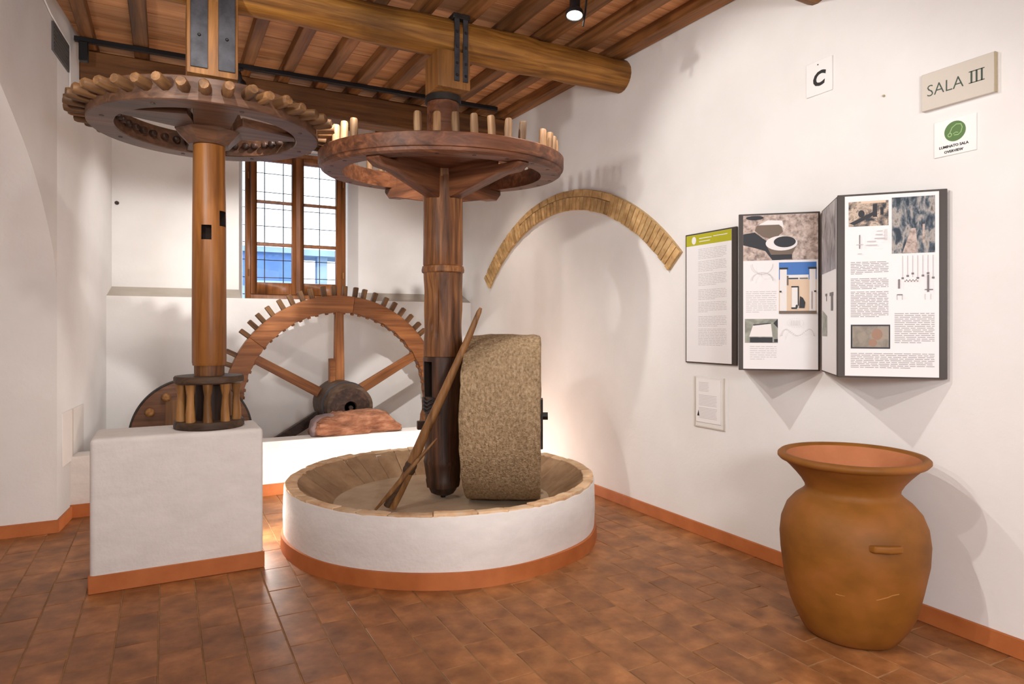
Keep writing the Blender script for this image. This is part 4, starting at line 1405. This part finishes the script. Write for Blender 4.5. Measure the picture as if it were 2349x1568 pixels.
ts = sign('leaflet_holder', 'clear acrylic holder with a printed sheet below the lime-headed panel', 'holder', 3.372, 3.089, 0.733, 1.073, 0.005, M['acrylic'])
MB().box(-0.010, -0.006, -0.105, 0.118, 0.035, 0.325).build('paper', M['card'], ts)
b = MB()
for k in range(26):
    if k in (7, 8, 17):
        continue
    y0_ = 0.09
    e = -0.005 if k < 8 else -0.075
    b.poly([(-0.0103, y0_, 0.30 - k * 0.0095), (-0.0103, e + random.uniform(0, 0.02), 0.30 - k * 0.0095), (-0.0103, e, 0.303 - k * 0.0095), (-0.0103, y0_, 0.303 - k * 0.0095)])
x = b.build('text_lines', M['lightgrey'], ts, smooth=0, normals=False); x['kind'] = 'stuff'
MB().prism([(-0.0105, 0.105, 0.075), (-0.0105, 0.085, 0.075), (-0.0105, 0.093, 0.115)], (-0.0003, 0, 0)).build('printed_mark', M['ink'], ts, smooth=0)
for sy in (-0.135, 0.128):
    MB().box(-0.012, -0.004, sy - 0.004, sy + 0.004, 0.0, 0.34).build('holder_edge', M['signgrey'], ts, bevel=0.001)
MB().box(-0.012, -0.004, -0.135, 0.128, 0.0, 0.008).build('holder_edge', M['signgrey'], ts, bevel=0.001)

q = MB().lathe([(0, 0.012), (0.004, 0.011), (0.006, 0.004), (0.006, 0)], 10)
tag(q.build('wall_plug', M['signedge'], None, (XR, 2.035, 2.569), (0, R(-90), 0)), 'tiny beige plug in the right wall between the letter card and the room sign', 'plug')
q = MB().lathe([(0, 0.02), (0.012, 0.018), (0.018, 0.006), (0.02, 0)], 9).rough(0.004, 30)  # dark bump stands in for a small hole in the wall
tag(q.build('hole_stub', M['shaftdark'], None, (-0.417, 7.35, 2.606), (R(90), 0, 0)), 'small dark stub marking a hole in the back wall left of the slim shaft', 'nail')

# ---------------------------------------------------------------- lighting track, lamps, vent, cable, hatch
tt = thing('lighting_track', 'long black lighting track under the joists in front of the dark beam', 'track', (-0.60, 5.80, 3.544))
L = 3.47
MB().box(0, L, -0.02, 0.02, -0.0175, 0.0175).build('rail', M['black'], tt, (0, 0, 0), (0, 0, R(-1.1)), bevel=0.003)
MB().box(0.03, 0.09, -0.03, 0.03, -0.16, -0.0175).build('end_feed', M['black'], tt, bevel=0.006)


def spotlight(label, loc, aim, stem, sc=1.0, lit=True, cable=False):
    t = thing('spotlight', label, 'lamp', loc)
    d = (Vector(aim) - Vector(loc)).normalized()
    mt = d.to_track_quat('-Z', 'Y').to_matrix().to_4x4()
    q = MB().lathe([(0, 0.10), (0.028, 0.10), (0.032, 0.09), (0.032, 0.035), (0.05, 0.015), (0.056, 0), (0.054, -0.012), (0.048, -0.012), (0.044, 0.0), (0, 0.0)], 28)
    o = q.build('lamp_body', M['black'], t)
    o.matrix_local = mt
    q = MB().lathe([(0, -0.004), (0.03, -0.004), (0.046, -0.006), (0.046, 0.001), (0, 0.001)], 28)
    o = q.build('lens', M['glow'] if lit else M['iron'], t)
    o.matrix_local = mt
    MB().tube([(0, 0, 0.05), (0.0, 0.0, stem)], 0.012, 10).build('stem', M['iron'], t)
    MB().lathe([(0, stem - 0.012), (0.035, stem - 0.012), (0.035, stem), (0, stem)], 20).build('ceiling_mount', M['black'], t)
    if cable:
        MB().tube([(0.05, -0.03, stem), (0.075, -0.02, 0.12), (0.07, -0.01, 0.02), (0.06, 0.0, -0.06)], 0.006, 8).build('cable', M['black'], t)
    return t


spotlight('lit black spotlight hanging from the ceiling boards at the picture top', (2.16, 3.28, 3.275), (2.05, 3.15, 2.5), zj(3.28) - 3.275, lit=True, cable=True)
spotlight('unlit dark spotlight on the black track behind the wide timber hanger', (0.53, 5.775, 3.40), (0.9, 6.9, 2.4), 0.126, lit=False)

# vent on the left wall, close under the ceiling
def on_left(name, label, cat, s0, s1, z0, z1, th, m):
    p = P0 + E6 * s0
    t = thing(name, label, cat, (p.x, p.y, z0), -R(6))
    MB().box(0, th, 0, s1 - s0, 0, z1 - z0).build('plate', m, t, bevel=min(0.003, th / 4))
    return t


tv = on_left('air_vent', 'grey rectangular vent plate on the left wall just below the ceiling', 'vent', -0.137, 0.281, 3.255, 3.452, 0.012, M['vent'])
for k in range(7):
    MB().box(0.010, 0.016, 0.02, 0.398, 0.02 + k * 0.025, 0.028 + k * 0.025).build('slat', M['vent'], tv)
p = lambda s, z: tuple(P0 + E6 * s + n6 * 0.01 + Vector((0, 0, z)))
q = MB().tube([p(-0.50, 3.52), p(-0.326, 3.495), p(-0.198, 3.473), p(0.047, 3.462), p(0.285, 3.458), p(0.30, 3.40), p(0.306, 3.22), p(0.33, 3.05)], 0.006, 6)
tag(q.build('wall_cable', M['card']), 'thin white cable running along the top of the left wall beside the vent', 'cable')
th_ = on_left('access_hatch', 'flush white access hatch low on the left wall beside the plinth', 'hatch', 0.12, 0.75, 0.42, 0.80, 0.006, M['wall'])
MB().box(0.006, 0.010, 0.27, 0.285, 0, 0.38).build('hatch_joint', M['signgrey'], th_)
